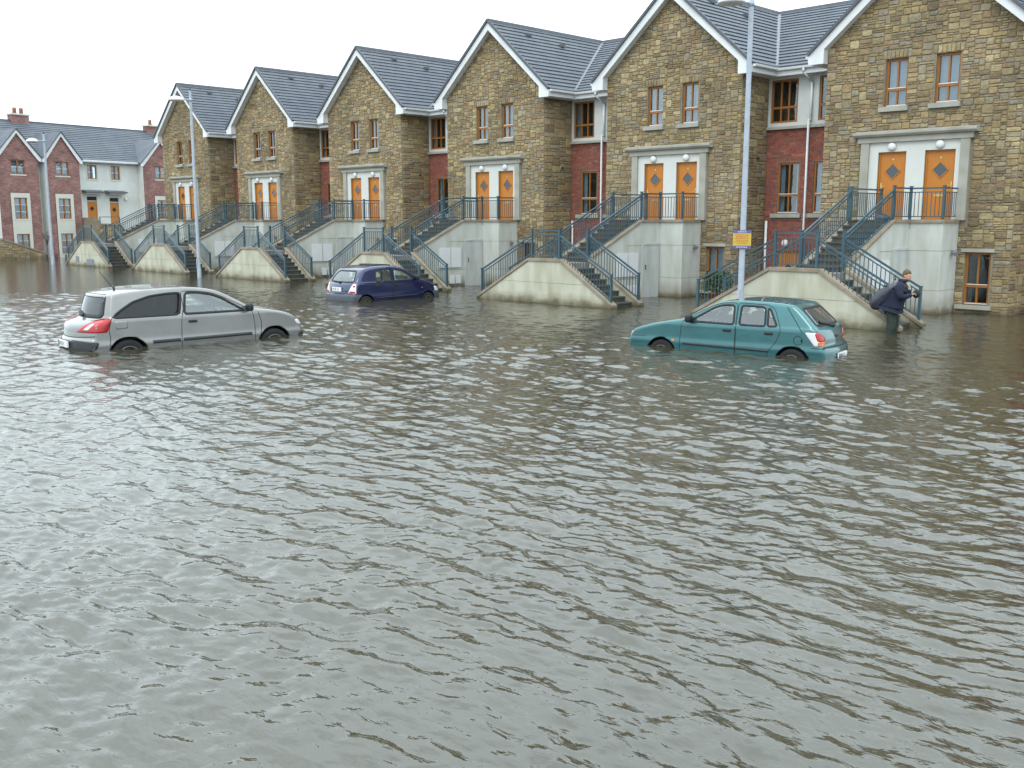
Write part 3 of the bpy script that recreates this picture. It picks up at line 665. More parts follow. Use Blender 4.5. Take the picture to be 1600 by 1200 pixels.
def panel(root, b0, b1, hh=0.90, step=0.125, trim=0.05):
    """railing between two posts: handrail, second rail, foot rail and upright bars"""
    b0, b1 = Vector(b0), Vector(b1); d = (b1-b0); L_ = math.hypot(d.x, d.y); u = d/d.length
    p, q = b0+u*trim, b1-u*trim; Z = Vector((0,0,1))
    MB().bar(p+Z*hh, q+Z*hh, .055, .05).build('handrail', M['rail_paint'], root)
    MB().bar(p+Z*(hh-.12), q+Z*(hh-.12), .03, .03).build('rail', M['rail_paint'], root)
    MB().bar(p+Z*.09, q+Z*.09, .03, .03).build('rail', M['rail_paint'], root)
    n = max(2, int(round(L_/step))); me = baluster_mesh(hh-.12-.09)
    for i in range(1, n):
        c = b0 + d*(i/n)
        o = bpy.data.objects.new('baluster', me); COL.objects.link(o); o.parent = root; o.location = (c.x, c.y, c.z+.09)

def post(root, b, h=1.0, w=.07, foot=0.0):
    x, y, z = b; m = MB(); m.box(x-w/2, x+w/2, y-w/2, y+w/2, z-foot, z+h); m.box(x-w/2-.012, x+w/2+.012, y-w/2-.012, y+w/2+.012, z+h, z+h+.025)
    m.build('post', M['rail_paint'], root)

def coping_strip(root, p, q, w, axis, th=.10, n=2):
    p, q = Vector(p), Vector(q)
    for i in range(n):
        a, b = p.lerp(q, i/n), p.lerp(q, (i+1)/n); a = a.lerp(b, .004); b = b.lerp(a, .004)
        m = MB()
        if axis == 'x':   # runs along x, width in y
            m.add([(a.x,a.y-w/2,a.z),(b.x,b.y-w/2,b.z),(b.x,b.y+w/2,b.z),(a.x,a.y+w/2,a.z),(a.x,a.y-w/2,a.z+th),(b.x,b.y-w/2,b.z+th),(b.x,b.y+w/2,b.z+th),(a.x,a.y+w/2,a.z+th)],
                  [(0,3,2,1),(4,5,6,7),(0,1,5,4),(1,2,6,5),(2,3,7,6),(3,0,4,7)])
        else:
            m.add([(a.x-w/2,a.y,a.z),(b.x-w/2,b.y,b.z),(b.x+w/2,b.y,b.z),(a.x+w/2,a.y,a.z),(a.x-w/2,a.y,a.z+th),(b.x-w/2,b.y,b.z+th),(b.x+w/2,b.y,b.z+th),(a.x+w/2,a.y,a.z+th)],
                  [(0,1,2,3),(7,6,5,4),(0,4,5,1),(1,5,6,2),(2,6,7,3),(3,7,4,0)])
        m.build('coping', M['coping'], root)

SW = ['in front of the nearest house, behind the wading person', 'second from the right', 'third from the right, behind the dark blue car', 'third from the left', 'second from the left, behind the far lamp post', 'farthest left, with two grey vent plates']
def stairs(k):
    root = empty('staircase', (XC[k], D, 0))
    tag(root, 'cream outside staircase with blue railings, ' + SW[k], 'staircase', 'outside staircases with blue railings')
    zc, zd = 1.36, 1.30; fz = -.06
    # front wall (both lower flights) and the two back walls
    MB().pxz([(XL,-.7),(XR_,-.7),(XR_,fz),(XB+.08,zc),(XA-.08,zc),(XL,fz)], yF-.1, yF+.1).build('front_wall', M['cream_render'], root)
    MB().pxz([(XL,-.7),(XA-.10,-.7),(XA-.10,zc),(XL,fz)], yM-.09, yM+.09).build('back_wall', M['cream_render'], root)
    MB().pxz([(XB+.12,-.7),(XR_,-.7),(XR_,fz),(XB+.12,zc-.02)], yM-.09, yM+.09).build('back_wall', M['cream_render'], root)
    w = .29
    coping_strip(root, (XL-.06,yF,fz-.03), (XA-.10,yF,zc+.005), w, 'x', n=3); coping_strip(root, (XA-.10,yF,zc+.005), (XB+.10,yF,zc+.005), w, 'x', n=1); coping_strip(root, (XB+.10,yF,zc+.005), (XR_+.06,yF,fz-.03), w, 'x', n=3)
    coping_strip(root, (XL-.06,yM,fz-.03), (XA-.10,yM,zc+.005), .26, 'x', n=3); coping_strip(root, (XB+.12,yM,zc-.01), (XR_+.06,yM,fz-.03), .26, 'x', n=3)
    # joints and the weep stain line
    MB().box(XL+1.0, XR_-.9, yF-.1025, yF-.1, .62, .632).build('joint', M['coping'], root)
    # steps
    n = 8
    for s in (0, 1):
        for i in range(n):
            z = zd - (i+1)*(zd+.16)/n
            if s == 0: a, b = XB+.10+i*(XR_-XB-.15)/n, XB+.10+(i+1)*(XR_-XB-.15)/n
            else: b, a = XA-.10-i*(XA-XL-.15)/n, XA-.10-(i+1)*(XA-XL-.15)/n
            m = MB(); m.box(a, b, yF+.102, yM-.092, -.65, z-.05); m.box(a-.03 if s else a, b if s else b+.03, yF+.102, yM-.092, z-.05, z)
            m.build('step', M['step_stone'], root)
    MB().box(XA-.10, XB+.10, yF+.102, yM-.002, -.65, zd).build('half_landing', M['concrete'], root)
    nu = 9
    for i in range(nu):
        z = zd + (i+1)*(2.80-zd)/nu; a, b = yM+i*(yT-yM)/nu, yM+(i+1)*(yT-yM)/nu
        m = MB(); m.box(XA+.10, XB-.10, a, b, z-.6, z-.05); m.box(XA+.10, XB-.10, a-.03, b, z-.05, z); m.build('step', M['step_stone'], root)
    # side walls of the upper flight and the block under the landing
    MB().pyz([(yM+.092,-.7),(yM+.092,1.40),(yT,2.70),(yP-.002,2.70),(yP-.002,-.7)], XB-.10, XB+.10).build('flight_wall', M['white_render'], root)
    MB().pyz([(yM+.092,-.7),(yM+.092,1.40),(yT,2.70),(-.002,2.70),(-.002,-.7)], XA-.10, XA+.10).build('flight_wall', M['white_render'], root)
    MB().box(XB-.10, 1.56, yP, -.002, -.7, 2.70).build('porch_wall', M['white_render'], root)
    coping_strip(root, (XB,yM+.095,1.41), (XB,yT,2.715), .27, 'y', th=.09, n=3); coping_strip(root, (XA,yM+.095,1.41), (XA,yT,2.715), .27, 'y', th=.09, n=3)
    MB().pxy([(XA-.16,yT+.003),(XB+.16,yT+.003),(XB+.16,yP-.06),(1.62,yP-.06),(1.62,-.135),(XA-.16,-.135)], 2.702, 2.798).build('landing', M['coping'], root)
    xo = XB+.10
    for z in (1.84, .62):
        MB().box(xo, xo+.003, yM+1.0 if z < 1 else yT-.9, yP-.003, z, z+.014).build('joint', M['coping'], root)
        MB().box(xo, 1.563, yP-.003, yP, z, z+.014).build('joint', M['coping'], root)
        MB().box(1.56, 1.563, yP, -.004, z, z+.014).build('joint', M['coping'], root)
    # store door, meter cupboards, spotlight
    dm = MB(); dm.box(xo, xo+.03, -2.24, -1.34, -.5, 1.86); d = dm.build('store_door', M['metal_door'], root)
    fm = MB(); fm.box(xo, xo+.05, -2.30, -2.241, -.5, 1.92); fm.box(xo, xo+.05, -1.339, -1.28, -.5, 1.92); fm.box(xo, xo+.05, -2.241, -1.339, 1.861, 1.92); fm.build('frame', M['metal_door'], d)
    hm = MB(); hm.bar((xo+.07,-2.12,.95),(xo+.07,-2.12,1.12),.02); hm.bar((xo+.03,-2.12,1.1),(xo+.07,-2.12,1.1),.02); hm.bar((xo+.03,-2.12,.97),(xo+.07,-2.12,.97),.02); hm.build('handle', M['black_plastic'], d)
    hk = MB(); hk.box(xo, xo+.10, -1.12, -1.06, 1.62, 1.68); hk.tube((xo+.10,-1.09,1.65),(xo+.2,-1.09,1.60),.05,.06); hk.build('wall_light', M['black_plastic'], root)
    for a, b in ((-3.78,-3.18),(-3.12,-2.55)):
        c = MB(); c.box(xo, xo+.05, a, b, .72, 1.56); c.build('meter_cupboard', M['white_plastic'], root)
    for a, b in ((-3.20,-2.95),(-2.85,-2.58)):
        MB().box(xo, xo+.06, a, b, .02, .38).build('meter_box', M['white_plastic'], root)
    sp = MB(); sp.box(1.56, 1.60, -.50, -.38, 1.72, 1.84); sp.tube((1.60,-.44,1.78),(1.74,-.52,1.74),.05,.075); sp.build('wall_light', M['lead'], root)
    # posts and railings
    top = zc+.105; tb = 2.80
    post(root, (XL+.12,yF,.08), .92, foot=.1); post(root, (XA,yF,top), 1.0); post(root, (XB-.04,yF,top), 1.0); post(root, (XR_-.10,yF,.08), .92, foot=.1)
    post(root, (XL+.12,yM,.08), .92, foot=.1); post(root, (XA,yM,top), 1.0, .09, foot=.1); post(root, (XB,yM,top), 1.0, .09, foot=.1); post(root, (XR_-.10,yM,.08), .92, foot=.1)
    zl = .08
    panel(root, (XL+.12,yF,zl), (XA,yF,top-.1)); panel(root, (XB-.04,yF,top-.1), (XR_-.10,yF,zl)); panel(root, (XA,yF,top), (XB-.04,yF,top), .96)
    panel(root, (XL+.12,yM,zl), (XA,yM,top-.1)); panel(root, (XB,yM,top-.1), (XR_-.10,yM,zl))
    post(root, (XA,yT,tb), 1.0, .10); post(root, (XB+.04,yT,tb), 1.0); post(root, (XB+.08,yP,tb), 1.0); post(root, (1.52,yP,tb), 1.0); post(root, (XA,-.20,tb), .98); post(root, (XA-.22,yT+.28,tb-.08), 1.05)
    panel(root, (XA,yM,top-.02), (XA,yT,tb-.02)); panel(root, (XB,yM,top-.02), (XB+.03,yT,tb-.02))
    panel(root, (XB+.04,yT,tb), (XB+.08,yP,tb), .95); panel(root, (XB+.08,yP,tb), (1.52,yP,tb), .95); panel(root, (1.52,yP,tb), (1.52,-.16,tb), .95)
    panel(root, (XA,yT,tb), (XA,-.20,tb), .95)
    if k == 5:
        for a, b, c, d_ in ((-2.05,-1.55,.12,.5),(-.35,.75,.0,.36)):
            pm = MB(); pm.box(a, b, yF-.125, yF-.102, c, d_); pm.build('vent_plate', M['lead'], root)
    return root
for k in range(6): stairs(k)
# ---------------------------------------------------------------- cars: bodies are polygonised from a smooth solid, panels and panes are projected on to it
def paint(name, col, metal=0.35, rough=0.32):
    m, nt, b, N, L = nodes_of(name)
    g = N('ShaderNodeTexCoord'); n = N('ShaderNodeTexNoise'); n.inputs['Scale'].default_value = 2.5; n.inputs['Detail'].default_value = 5; L(g.outputs['Object'], n.inputs['Vector'])
    mr = N('ShaderNodeMapRange'); L(n.outputs['Fac'], mr.inputs[0]); mr.inputs[1].default_value = .3; mr.inputs[2].default_value = .7; mr.inputs[3].default_value = .9; mr.inputs[4].default_value = 1.08
    sc = N('ShaderNodeVectorMath'); sc.operation = 'SCALE'; sc.inputs[0].default_value = col; L(mr.outputs[0], sc.inputs['Scale']); L(sc.outputs[0], b.inputs['Base Color'])
    b.inputs['Metallic'].default_value = metal; b.inputs['Roughness'].default_value = rough; b.inputs['Coat Weight'].default_value = 1.0; b.inputs['Coat Roughness'].default_value = 0.03
    M[name] = m
paint('teal_paint', (0.017,0.112,0.122)); paint('silver_paint', (0.205,0.202,0.196), 0.5, 0.34); paint('navy_paint', (0.006,0.013,0.068))
plain('tyre', (0.012,0.012,0.012), 0.85, 0.2); plain('rim_metal', (0.10,0.10,0.10), 0.5, 0.25, metal=0.3); plain('rubber', (0.012,0.012,0.013), 0.6, 0.1); plain('trim', (0.03,0.032,0.035), 0.55, 0.15); plain('grey_bumper', (0.065,0.075,0.088), 0.6, 0.1)
plain('seat_cloth', (0.075,0.078,0.09), 0.9, 0.3, 10); plain('tail_red', (0.36,0.008,0.011), 0.15, 0.08, 8, spec=0.7); plain('tail_amber', (0.60,0.14,0.01), 0.15, 0.1, spec=0.7); plain('tail_clear', (0.62,0.60,0.62), 0.15, 0.06, spec=0.7); plain('plate', (0.68,0.69,0.68), 0.4, 0.04); plain('plate_ink', (0.04,0.045,0.06), 0.5, 0.1)
glass_material('car_glass', (0.80,0.95,0.92), 0.95, extra=0.09, pale_sheen=0.08); glass_material('tint_glass', (0.55,0.68,0.64), 0.6, extra=0.03, pale_sheen=0.03); glass_material('dark_glass', (0.06,0.065,0.10), 0.3, extra=0.0)

def catmull(pts, n=6):
    P = [np.array(p, float) for p in pts]; out = []
    for i in range(len(P)-1):
        p0, p1, p2, p3 = P[max(i-1,0)], P[i], P[i+1], P[min(i+2,len(P)-1)]
        for j in range(n):
            t = j/n
            out.append(.5*((2*p1)+(-p0+p2)*t+(2*p0-5*p1+4*p2-p3)*t*t+(-p0+3*p1-3*p2+p3)*t**3))
    out.append(P[-1]); return np.array(out)

def inside(poly, x, y):
    r = np.zeros(np.shape(x), bool); n = len(poly)
    for i in range(n):
        x1, y1 = poly[i]; x2, y2 = poly[(i+1) % n]
        if y1 == y2: continue
        c = ((y1 > y) != (y2 > y)) & (x < (x2-x1)*(y-y1)/(y2-y1)+x1); r ^= c
    return r

def offset_poly(P, d):
    P = np.array(P); n = len(P); T = np.roll(P,-1,0)-np.roll(P,1,0); T /= np.linalg.norm(T,axis=1)[:,None]+1e-9
    A = 0.5*np.sum(P[:,0]*np.roll(P[:,1],-1)-np.roll(P[:,0],-1)*P[:,1]); s = 1 if A > 0 else -1
    return P + s*d*np.stack([T[:,1],-T[:,0]],1)

def round_poly(pts, n=40, r=0.12):
    """closed outline with softened corners, resampled to n points"""
    P = [np.array(p, float) for p in pts]; out = []
    for i in range(len(P)):
        a, b, c = P[i-1], P[i], P[(i+1) % len(P)]
        l1, l2 = np.linalg.norm(a-b), np.linalg.norm(c-b); d = min(r, .35*l1, .35*l2)
        p, q = b+(a-b)/l1*d, b+(c-b)/l2*d
        for t in (0,.25,.5,.75,1): out.append((1-t)**2*p+2*t*(1-t)*b+t*t*q)
    out = np.array(out); seg = np.linalg.norm(np.roll(out,-1,0)-out,axis=1); cum = np.concatenate([[0],np.cumsum(seg)]); tot = cum[-1]
    Q = np.vstack([out,out[:1]]); s = np.linspace(0,tot,n,endpoint=False)
    return np.stack([np.interp(s,cum,Q[:,0]),np.interp(s,cum,Q[:,1])],1)

class CarBody:
    def __init__(s, prof, W, belt, tumble, axles, Rarch, hub, bow=.05, k=.07, taper=(.10,.12)):
        P = catmull(prof, 6); s.poly = np.vstack([P, [[P[-1,0], .2],[P[0,0], .2]]]); s.W, s.belt, s.tum, s.ax, s.Ra, s.hub, s.bow, s.k, s.tp = W, belt, tumble, axles, Rarch, hub, bow, k, taper
        s.x0, s.x1 = s.poly[:,0].min(), s.poly[:,0].max(); s.xm = (s.x0+s.x1)/2; s.zt = s.poly[:,1].max()
        s.gx = np.arange(s.x0-.3, s.x1+.3, .015); s.gz = np.arange(0, s.zt+.25, .015)
        X, Z = np.meshgrid(s.gx, s.gz, indexing='ij'); d = np.full(X.shape, 9.0); Q = s.poly
        for i in range(len(Q)):
            a, b = Q[i], Q[(i+1) % len(Q)]; ab = b-a; l = ab@ab
            if l < 1e-12: continue
            t = np.clip(((X-a[0])*ab[0]+(Z-a[1])*ab[1])/l, 0, 1); d = np.minimum(d, np.hypot(X-a[0]-t*ab[0], Z-a[1]-t*ab[1]))
        s.d2 = np.where(inside(Q, X, Z), -d, d)
    def half(s, x, z):
        t = np.clip((x-s.xm)/((s.x1-s.x0)/2), -1.1, 1.1)
        p = 1 - np.where(t > 0, s.tp[0], s.tp[1])*np.abs(t)**3.2
        w = s.W/2*p - s.tum*np.clip(z-s.belt, 0, None) - .05*np.clip(z-s.belt+.04,0,.08)/.08*.3 - .16*np.clip(.42-z, 0, None)
        return w + .012*np.exp(-((z-.52)/.06)**2)
    def f(s, x, y, z, arches=True):
        xs = s.xm + (x-s.xm)*(1+s.bow*(y/(s.W/2))**2)
        i = np.clip((xs-s.gx[0])/.015, 0, len(s.gx)-1.001); j = np.clip((z-s.gz[0])/.015, 0, len(s.gz)-1.001)
        a, b = i.astype(int), j.astype(int); u, v = i-a, j-b; D_ = s.d2
        d = D_[a,b]*(1-u)*(1-v)+D_[a+1,b]*u*(1-v)+D_[a,b+1]*(1-u)*v+D_[a+1,b+1]*u*v
        sd = np.abs(y)-s.half(x, z)
        h = np.clip(.5+.5*(d-sd)/s.k, 0, 1); r = sd*(1-h)+d*h+s.k*h*(1-h)
        if arches:
            for ax in s.ax:
                A = np.maximum(np.hypot(x-ax, z-s.hub)-s.Ra, (s.W/2-.30)-np.abs(y)); r = np.maximum(r, -A)
        return r
    def grad(s, p, e=.004):
        g = np.stack([s.f(p[:,0]+e,p[:,1],p[:,2])-s.f(p[:,0]-e,p[:,1],p[:,2]), s.f(p[:,0],p[:,1]+e,p[:,2])-s.f(p[:,0],p[:,1]-e,p[:,2]), s.f(p[:,0],p[:,1],p[:,2]+e)-s.f(p[:,0],p[:,1],p[:,2]-e)],1)/(2*e)
        return g
    def mesh(s, h):
        xs = np.arange(s.x0-.12, s.x1+.12, h); ny = int(math.ceil((s.W/2+.1)/h)); ys = (np.arange(-ny, ny+1)+.5)*h; zs = np.arange(.1, s.zt+.1, h)
        X, Y, Z = np.meshgrid(xs, ys, zs, indexing='ij'); F_ = s.f(X, Y, Z); S_ = F_ < 0
        nx, ny_, nz = F_.shape; acc = np.zeros((nx-1,ny_-1,nz-1,3)); cnt = np.zeros((nx-1,ny_-1,nz-1))
        def corner(dx,dy,dz): return (slice(dx,nx-1+dx),slice(dy,ny_-1+dy),slice(dz,nz-1+dz))
        cs = [(0,0,0),(1,0,0),(0,1,0),(1,1,0),(0,0,1),(1,0,1),(0,1,1),(1,1,1)]
        for a in range(8):
            for b in range(a+1, 8):
                df = [cs[b][t]-cs[a][t] for t in range(3)]
                if sum(map(abs, df)) != 1: continue
                fa, fb = F_[corner(*cs[a])], F_[corner(*cs[b])]; m = (fa < 0) != (fb < 0); t = np.where(m, fa/(fa-fb+1e-12), 0)
                for q in range(3): acc[...,q] += np.where(m, cs[a][q]+df[q]*t, 0)
                cnt += m
        act = cnt > 0; idx = np.full(act.shape, -1); idx[act] = np.arange(act.sum()); ii = np.argwhere(act)
        P = (ii + acc[act]/cnt[act][:,None])*h + np.array([xs[0],ys[0],zs[0]])
        faces = []
        for ax in range(3):
            o = [t for t in range(3) if t != ax]; sl0 = [slice(1,-1)]*3; sl1 = [slice(1,-1)]*3; sl0[ax] = slice(0,-1); sl1[ax] = slice(1,None)
            A, B = S_[tuple(sl0)], S_[tuple(sl1)]; e = np.argwhere(A != B)
            if len(e) == 0: continue
            base = e.copy(); base[:,o[0]] += 1; base[:,o[1]] += 1; flip = ~A[tuple(e.T)] if True else None
            def g(d0,d1):
                q = base.copy(); q[:,o[0]] -= d0; q[:,o[1]] -= d1; q = np.minimum(q, np.array(idx.shape)-1); return idx[tuple(q.T)]
            Q = np.stack([g(1,1),g(0,1),g(0,0),g(1,0)],1); fl = flip ^ (ax == 1); Q[fl] = Q[fl][:,::-1]; faces.append(Q)
        Q = np.vstack(faces); Q = Q[(Q >= 0).all(1)]
        for _ in range(3):
            v = s.f(P[:,0],P[:,1],P[:,2]); g = s.grad(P); n2 = (g*g).sum(1); P = P - np.clip(v/np.maximum(n2,.3),-.4*h,.4*h)[:,None]*g
        N_ = s.grad(P, .008); N_ /= np.linalg.norm(N_,axis=1)[:,None]+1e-9
        return P, Q, N_
    def shoot(s, o, d, tmax=2.6):
        """first exit of rays from inside points o along d"""
        o, d = np.array(o, float), np.array(d, float); n = 90; lo = np.zeros(len(o)); hi = np.full(len(o), tmax); done = np.zeros(len(o), bool)
        for q in range(n):
            t = tmax*(q+1)/n; p = o+d*t; v = s.f(p[:,0],p[:,1],p[:,2], False); hit = (v > 0) & ~done; lo[hit] = tmax*q/n; hi[hit] = t; done |= hit
        for _ in range(22):
            m = (lo+hi)/2; p = o+d*m[:,None]; v = s.f(p[:,0],p[:,1],p[:,2], False); lo = np.where(v < 0, m, lo); hi = np.where(v < 0, hi, m)
        return o+d*lo[:,None]
    def put(s, uv, view, lift):
        """2D outline points to the skin. view: 'L'/'R' sides (x,z), 'B'/'F' back and front (y,z), ('C',sx,sy) corner (s,z)"""
        uv = np.array(uv); n = len(uv); z0 = np.zeros(n)
        if view in ('L','R'): sg = 1 if view == 'L' else -1; o = np.stack([uv[:,0], z0, uv[:,1]],1); d = np.tile([0,sg,0],(n,1))
        elif view in ('B','F'): sg = 1 if view == 'F' else -1; o = np.stack([z0+s.xm*0, uv[:,0], uv[:,1]],1); d = np.tile([sg,0,0],(n,1))
        else:
            _, sx, sy = view; dv = np.array([sx,sy,0])/math.hypot(sx,sy); pv = np.array([-dv[1],dv[0],0]); base = np.array([sx*(s.x1-s.xm-.9)+s.xm,0,0]); o = base+uv[:,:1]*pv+np.stack([z0,z0,uv[:,1]],1); d = np.tile(dv,(n,1))
        p = s.shoot(o, d); g = s.grad(p, .01) if False else np.stack([s.f(p[:,0]+.01,p[:,1],p[:,2],False)-s.f(p[:,0]-.01,p[:,1],p[:,2],False), s.f(p[:,0],p[:,1]+.01,p[:,2],False)-s.f(p[:,0],p[:,1]-.01,p[:,2],False), s.f(p[:,0],p[:,1],p[:,2]+.01,False)-s.f(p[:,0],p[:,1],p[:,2]-.01,False)],1)
        g /= np.linalg.norm(g,axis=1)[:,None]+1e-9
        return p + g*lift

def patch(body, outline, view, name, mat, parent, lift=.004, rings=5):
    """a panel lying on the skin inside the outline"""
    O = np.array(outline); c = O.mean(0); n = len(O); V, F_ = [], []
    for k in range(rings): V.append(body.put(c+(O-c)*(1-k/rings), view, lift))
    V.append(body.put(np.array([c]), view, lift)); V = np.vstack(V)
    for k in range(rings-1):
        for i in range(n): j = (i+1) % n; F_.append((k*n+i,k*n+j,(k+1)*n+j,(k+1)*n+i))
    for i in range(n): F_.append(((rings-1)*n+i,(rings-1)*n+(i+1)%n,rings*n))
    # a turned-in edge gives the panel thickness
    E0 = body.put(O, view, -.01); b = len(V); V = np.vstack([V, E0])
    for i in range(n): j = (i+1) % n; F_.append((i, b+i, b+j, j))
    return MB().add(V.tolist(), F_).build(name, mat, parent, True)

def ring(body, outline, view, w_out, w_in, name, mat, parent, lift=.007):
    A, B = offset_poly(outline, w_out), offset_poly(outline, -w_in); n = len(A)
    V = np.vstack([body.put(A, view, -.004), body.put(A, view, lift), body.put(B, view, lift), body.put(B, view, -.012)]); F_ = []
    for k in range(3):
        for i in range(n): j = (i+1) % n; F_.append((k*n+i,k*n+j,(k+1)*n+j,(k+1)*n+i))
    return MB().add(V.tolist(), F_).build(name, mat, parent, True)

def line(body, pts, view, w, name, mat, parent, lift=.003, sub=14, th=.0):
    P = catmull(pts, sub) if len(pts) > 2 else np.array([np.array(pts[0])*(1-t)+np.array(pts[1])*t for t in np.linspace(0,1,sub)])
    T = np.gradient(P, axis=0); T /= np.linalg.norm(T,axis=1)[:,None]+1e-9; Nn = np.stack([T[:,1],-T[:,0]],1)
    rows = [body.put(P+Nn*w/2, view, -.004), body.put(P+Nn*w/2, view, lift), body.put(P-Nn*w/2, view, lift), body.put(P-Nn*w/2, view, -.004)]; n = len(P); V = np.vstack(rows)
    F_ = [(k*n+i,k*n+i+1,(k+1)*n+i+1,(k+1)*n+i) for k in range(3) for i in range(n-1)]
    return MB().add(V.tolist(), F_).build(name, mat, parent, True)

def rounded_box(mb, c, s, r=.04, rot=0.0):
    bm = bmesh.new(); bmesh.ops.create_cube(bm, size=1.0)
    for v in bm.verts: v.co = Vector((v.co.x*s[0], v.co.y*s[1], v.co.z*s[2]))
    bmesh.ops.bevel(bm, geom=bm.edges[:], offset=r, segments=3, affect='EDGES', profile=.5)
    R_ = Matrix.Rotation(rot, 3, 'Y'); vs = [R_ @ v.co + Vector(c) for v in bm.verts]; bm.verts.index_update()
    mb.add(vs, [tuple(v.index for v in f.verts) for f in bm.faces]); bm.free()

def car(spec):
    S = spec; root = empty(S['name'], (0,0,0)); tag(root, S['label'], 'car')
    B = CarBody(S['prof'], S['W'], S['belt'], S['tumble'], S['axles'], S['Ra'], S['hub'], S.get('bow',.05), S.get('k',.07), S.get('taper',(.10,.12)))
    P, Q, Nv = B.mesh(S['h']); C_ = P[Q].mean(1); Nf = Nv[Q].mean(1)
    part = np.zeros(len(Q), int)                                   # 0 body, -1 cut away, 1 liner, 2 bumper, 10+ doors
    W2 = S['W']/2
    for ax in S['axles']:
        part[(np.hypot(C_[:,0]-ax, C_[:,2]-S['hub']) < S['Ra']+.012) & (np.abs(C_[:,1]) < W2-.028) & (np.abs(C_[:,1]) > W2-.34)] = 1
    part[C_[:,2] < .215] = 1
    if 'bumper' in S:
        zb, xb, xf = S['bumper']; part[(part == 0) & (C_[:,2] < zb) & ((C_[:,0] < xb) | (C_[:,0] > xf))] = 2
    doors = []
    for di, dp in enumerate(S['doors']):
        O = round_poly(dp, 60, .06)
        for vi, sg in (('L',1),('R',-1)):
            code = 10+len(doors); part[(part == 0) & (C_[:,1]*sg > .3) & inside(O, C_[:,0], C_[:,2]) & (np.abs(Nf[:,1]) > .35)] = code; doors.append((code, vi, O, di))
    wins = []
    for wi, (vw, pts, glass, fr) in enumerate(S['windows']):
        n = 44; O = round_poly(pts, n, S.get('wr',.05))
        I_ = offset_poly(O, -.012)
        for v in (('L','R') if vw == 'S' else (vw,)):
            if v in 'LR': sel = (C_[:,1]*(1 if v == 'L' else -1) > .3) & inside(I_, C_[:,0], C_[:,2])
            else: sel = (C_[:,0]*(1 if v == 'F' else -1) > 0) & inside(I_, C_[:,1], C_[:,2]) & (Nf[:,0]*(1 if v == 'F' else -1) > .12)
            part[sel] = -1; wins.append((v, O, glass, fr))
    def emit(code, name, mat):
        m = part == code
        if not m.any(): return None
        q = Q[m]; u, inv = np.unique(q, return_inverse=True); me = bpy.data.meshes.new(name); me.from_pydata(P[u].tolist(), [], inv.reshape(-1,4).tolist()); me.update()
        me.polygons.foreach_set('use_smooth', [True]*len(me.polygons)); o = link_mesh(name, me, mat, root)
        if code != 1: me.normals_split_custom_set_from_vertices(Nv[u].tolist())
        return o
    pm = M[S['paint']]
    bo = emit(0, 'body', pm); emit(1, 'wheel_arch', M['rubber']); emit(2, 'bumper', M['grey_bumper'])
    dobj = {}
    for code, v, O, di in doors:
        d = emit(code, 'door', pm); dobj[(v, di)] = d
        if d is None: continue
        ring(B, O, v, .005, .005, 'door_gap', M['rubber'], d, .0025)
        hx, hz = S['handles'][di]
        hm = MB(); p = B.put([(hx,hz)], v, .0)[0]; sg = 1 if v == 'L' else -1
        rounded_box(hm, (p[0],p[1]+sg*.012,p[2]), (.15,.035,.045), .015); hm.build('handle', M['rubber'], d, True)
    for v, O, glass, fr in wins:
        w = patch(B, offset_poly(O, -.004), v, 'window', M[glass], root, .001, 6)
        ring(B, O, v, fr, .022, 'window_seal', M['rubber'], w, .006)
    for v, pts, wd, lift in S.get('strips', []):
        for vv in (('L','R') if v == 'S' else (v,)): line(B, pts, vv, wd, 'side_moulding', M['trim'], root, lift)
    for v, pts, wd in S.get('gaps', []):
        for vv in (('L','R') if v == 'S' else (v,)): line(B, pts, vv, wd, 'panel_gap', M['rubber'], root, .0025)
    for nm, v, pts, mt, lf in S.get('patches', []):
        O = round_poly(pts, 36, .03)
        vs = [v] if not (isinstance(v, tuple) and v[0] == 'CC') else [('C', v[1], 1), ('C', v[1], -1)]
        if v == 'S': vs = ['L','R']
        for vv in vs:
            OO = O
            if isinstance(vv, tuple): OO = O*np.array([vv[2]*vv[1]*-1 if False else 1, 1]); OO = O*np.array([(-1 if vv[2]*vv[1] > 0 else 1), 1])
            patch(B, OO, vv, nm, M[mt], root, lf, 4)
    # wheels
    r = S['tyre']
    for ax in S['axles']:
        for sg in (1, -1):
            yc = sg*(W2-.115); t = MB().lathe([(r*.60,-.085),(r*.80,-.095),(r*.95,-.085),(r,-.05),(r,.05),(r*.95,.085),(r*.80,.095),(r*.60,.085)], (ax,yc,S['hub']), 'y', 32)
            wo = t.build('wheel', M['tyre'], root, True)
            y1 = yc+sg*.092; rim = MB().lathe([(r*.64,0),(r*.60,sg*.012),(r*.50,-sg*.02),(r*.2,-sg*.012),(.035,sg*.006),(.0,sg*.008)], (ax,y1,S['hub']), 'y', 28); ro = rim.build('rim', M[S.get('rim','rim_metal')], wo, True)
            for q in range(7):
                a = 2*math.pi*q/7; c = (ax+r*.40*math.cos(a), y1-sg*.004, S['hub']+r*.40*math.sin(a)); MB().lathe([(.032,-.012),(.032,.014)], c, 'y', 10).build('rim_hole', M['rubber'], wo)
    # mirrors
    mx, mz = S['mirror']
    for v, sg in (('L',1),('R',-1)):
        p = B.put([(mx,mz)], v, 0)[0]; m = MB(); rounded_box(m, (p[0]-.02,p[1]+sg*.11,p[2]+.045), (.10,.20,.135), .04); m.bar((p[0],p[1]-sg*.02,p[2]),(p[0]-.01,p[1]+sg*.06,p[2]+.02),.07,.06)
        m.build('mirror', M['rubber'], root, True)
    # interior
    sx = S['seat_x']; z0 = S['hub']; st = []
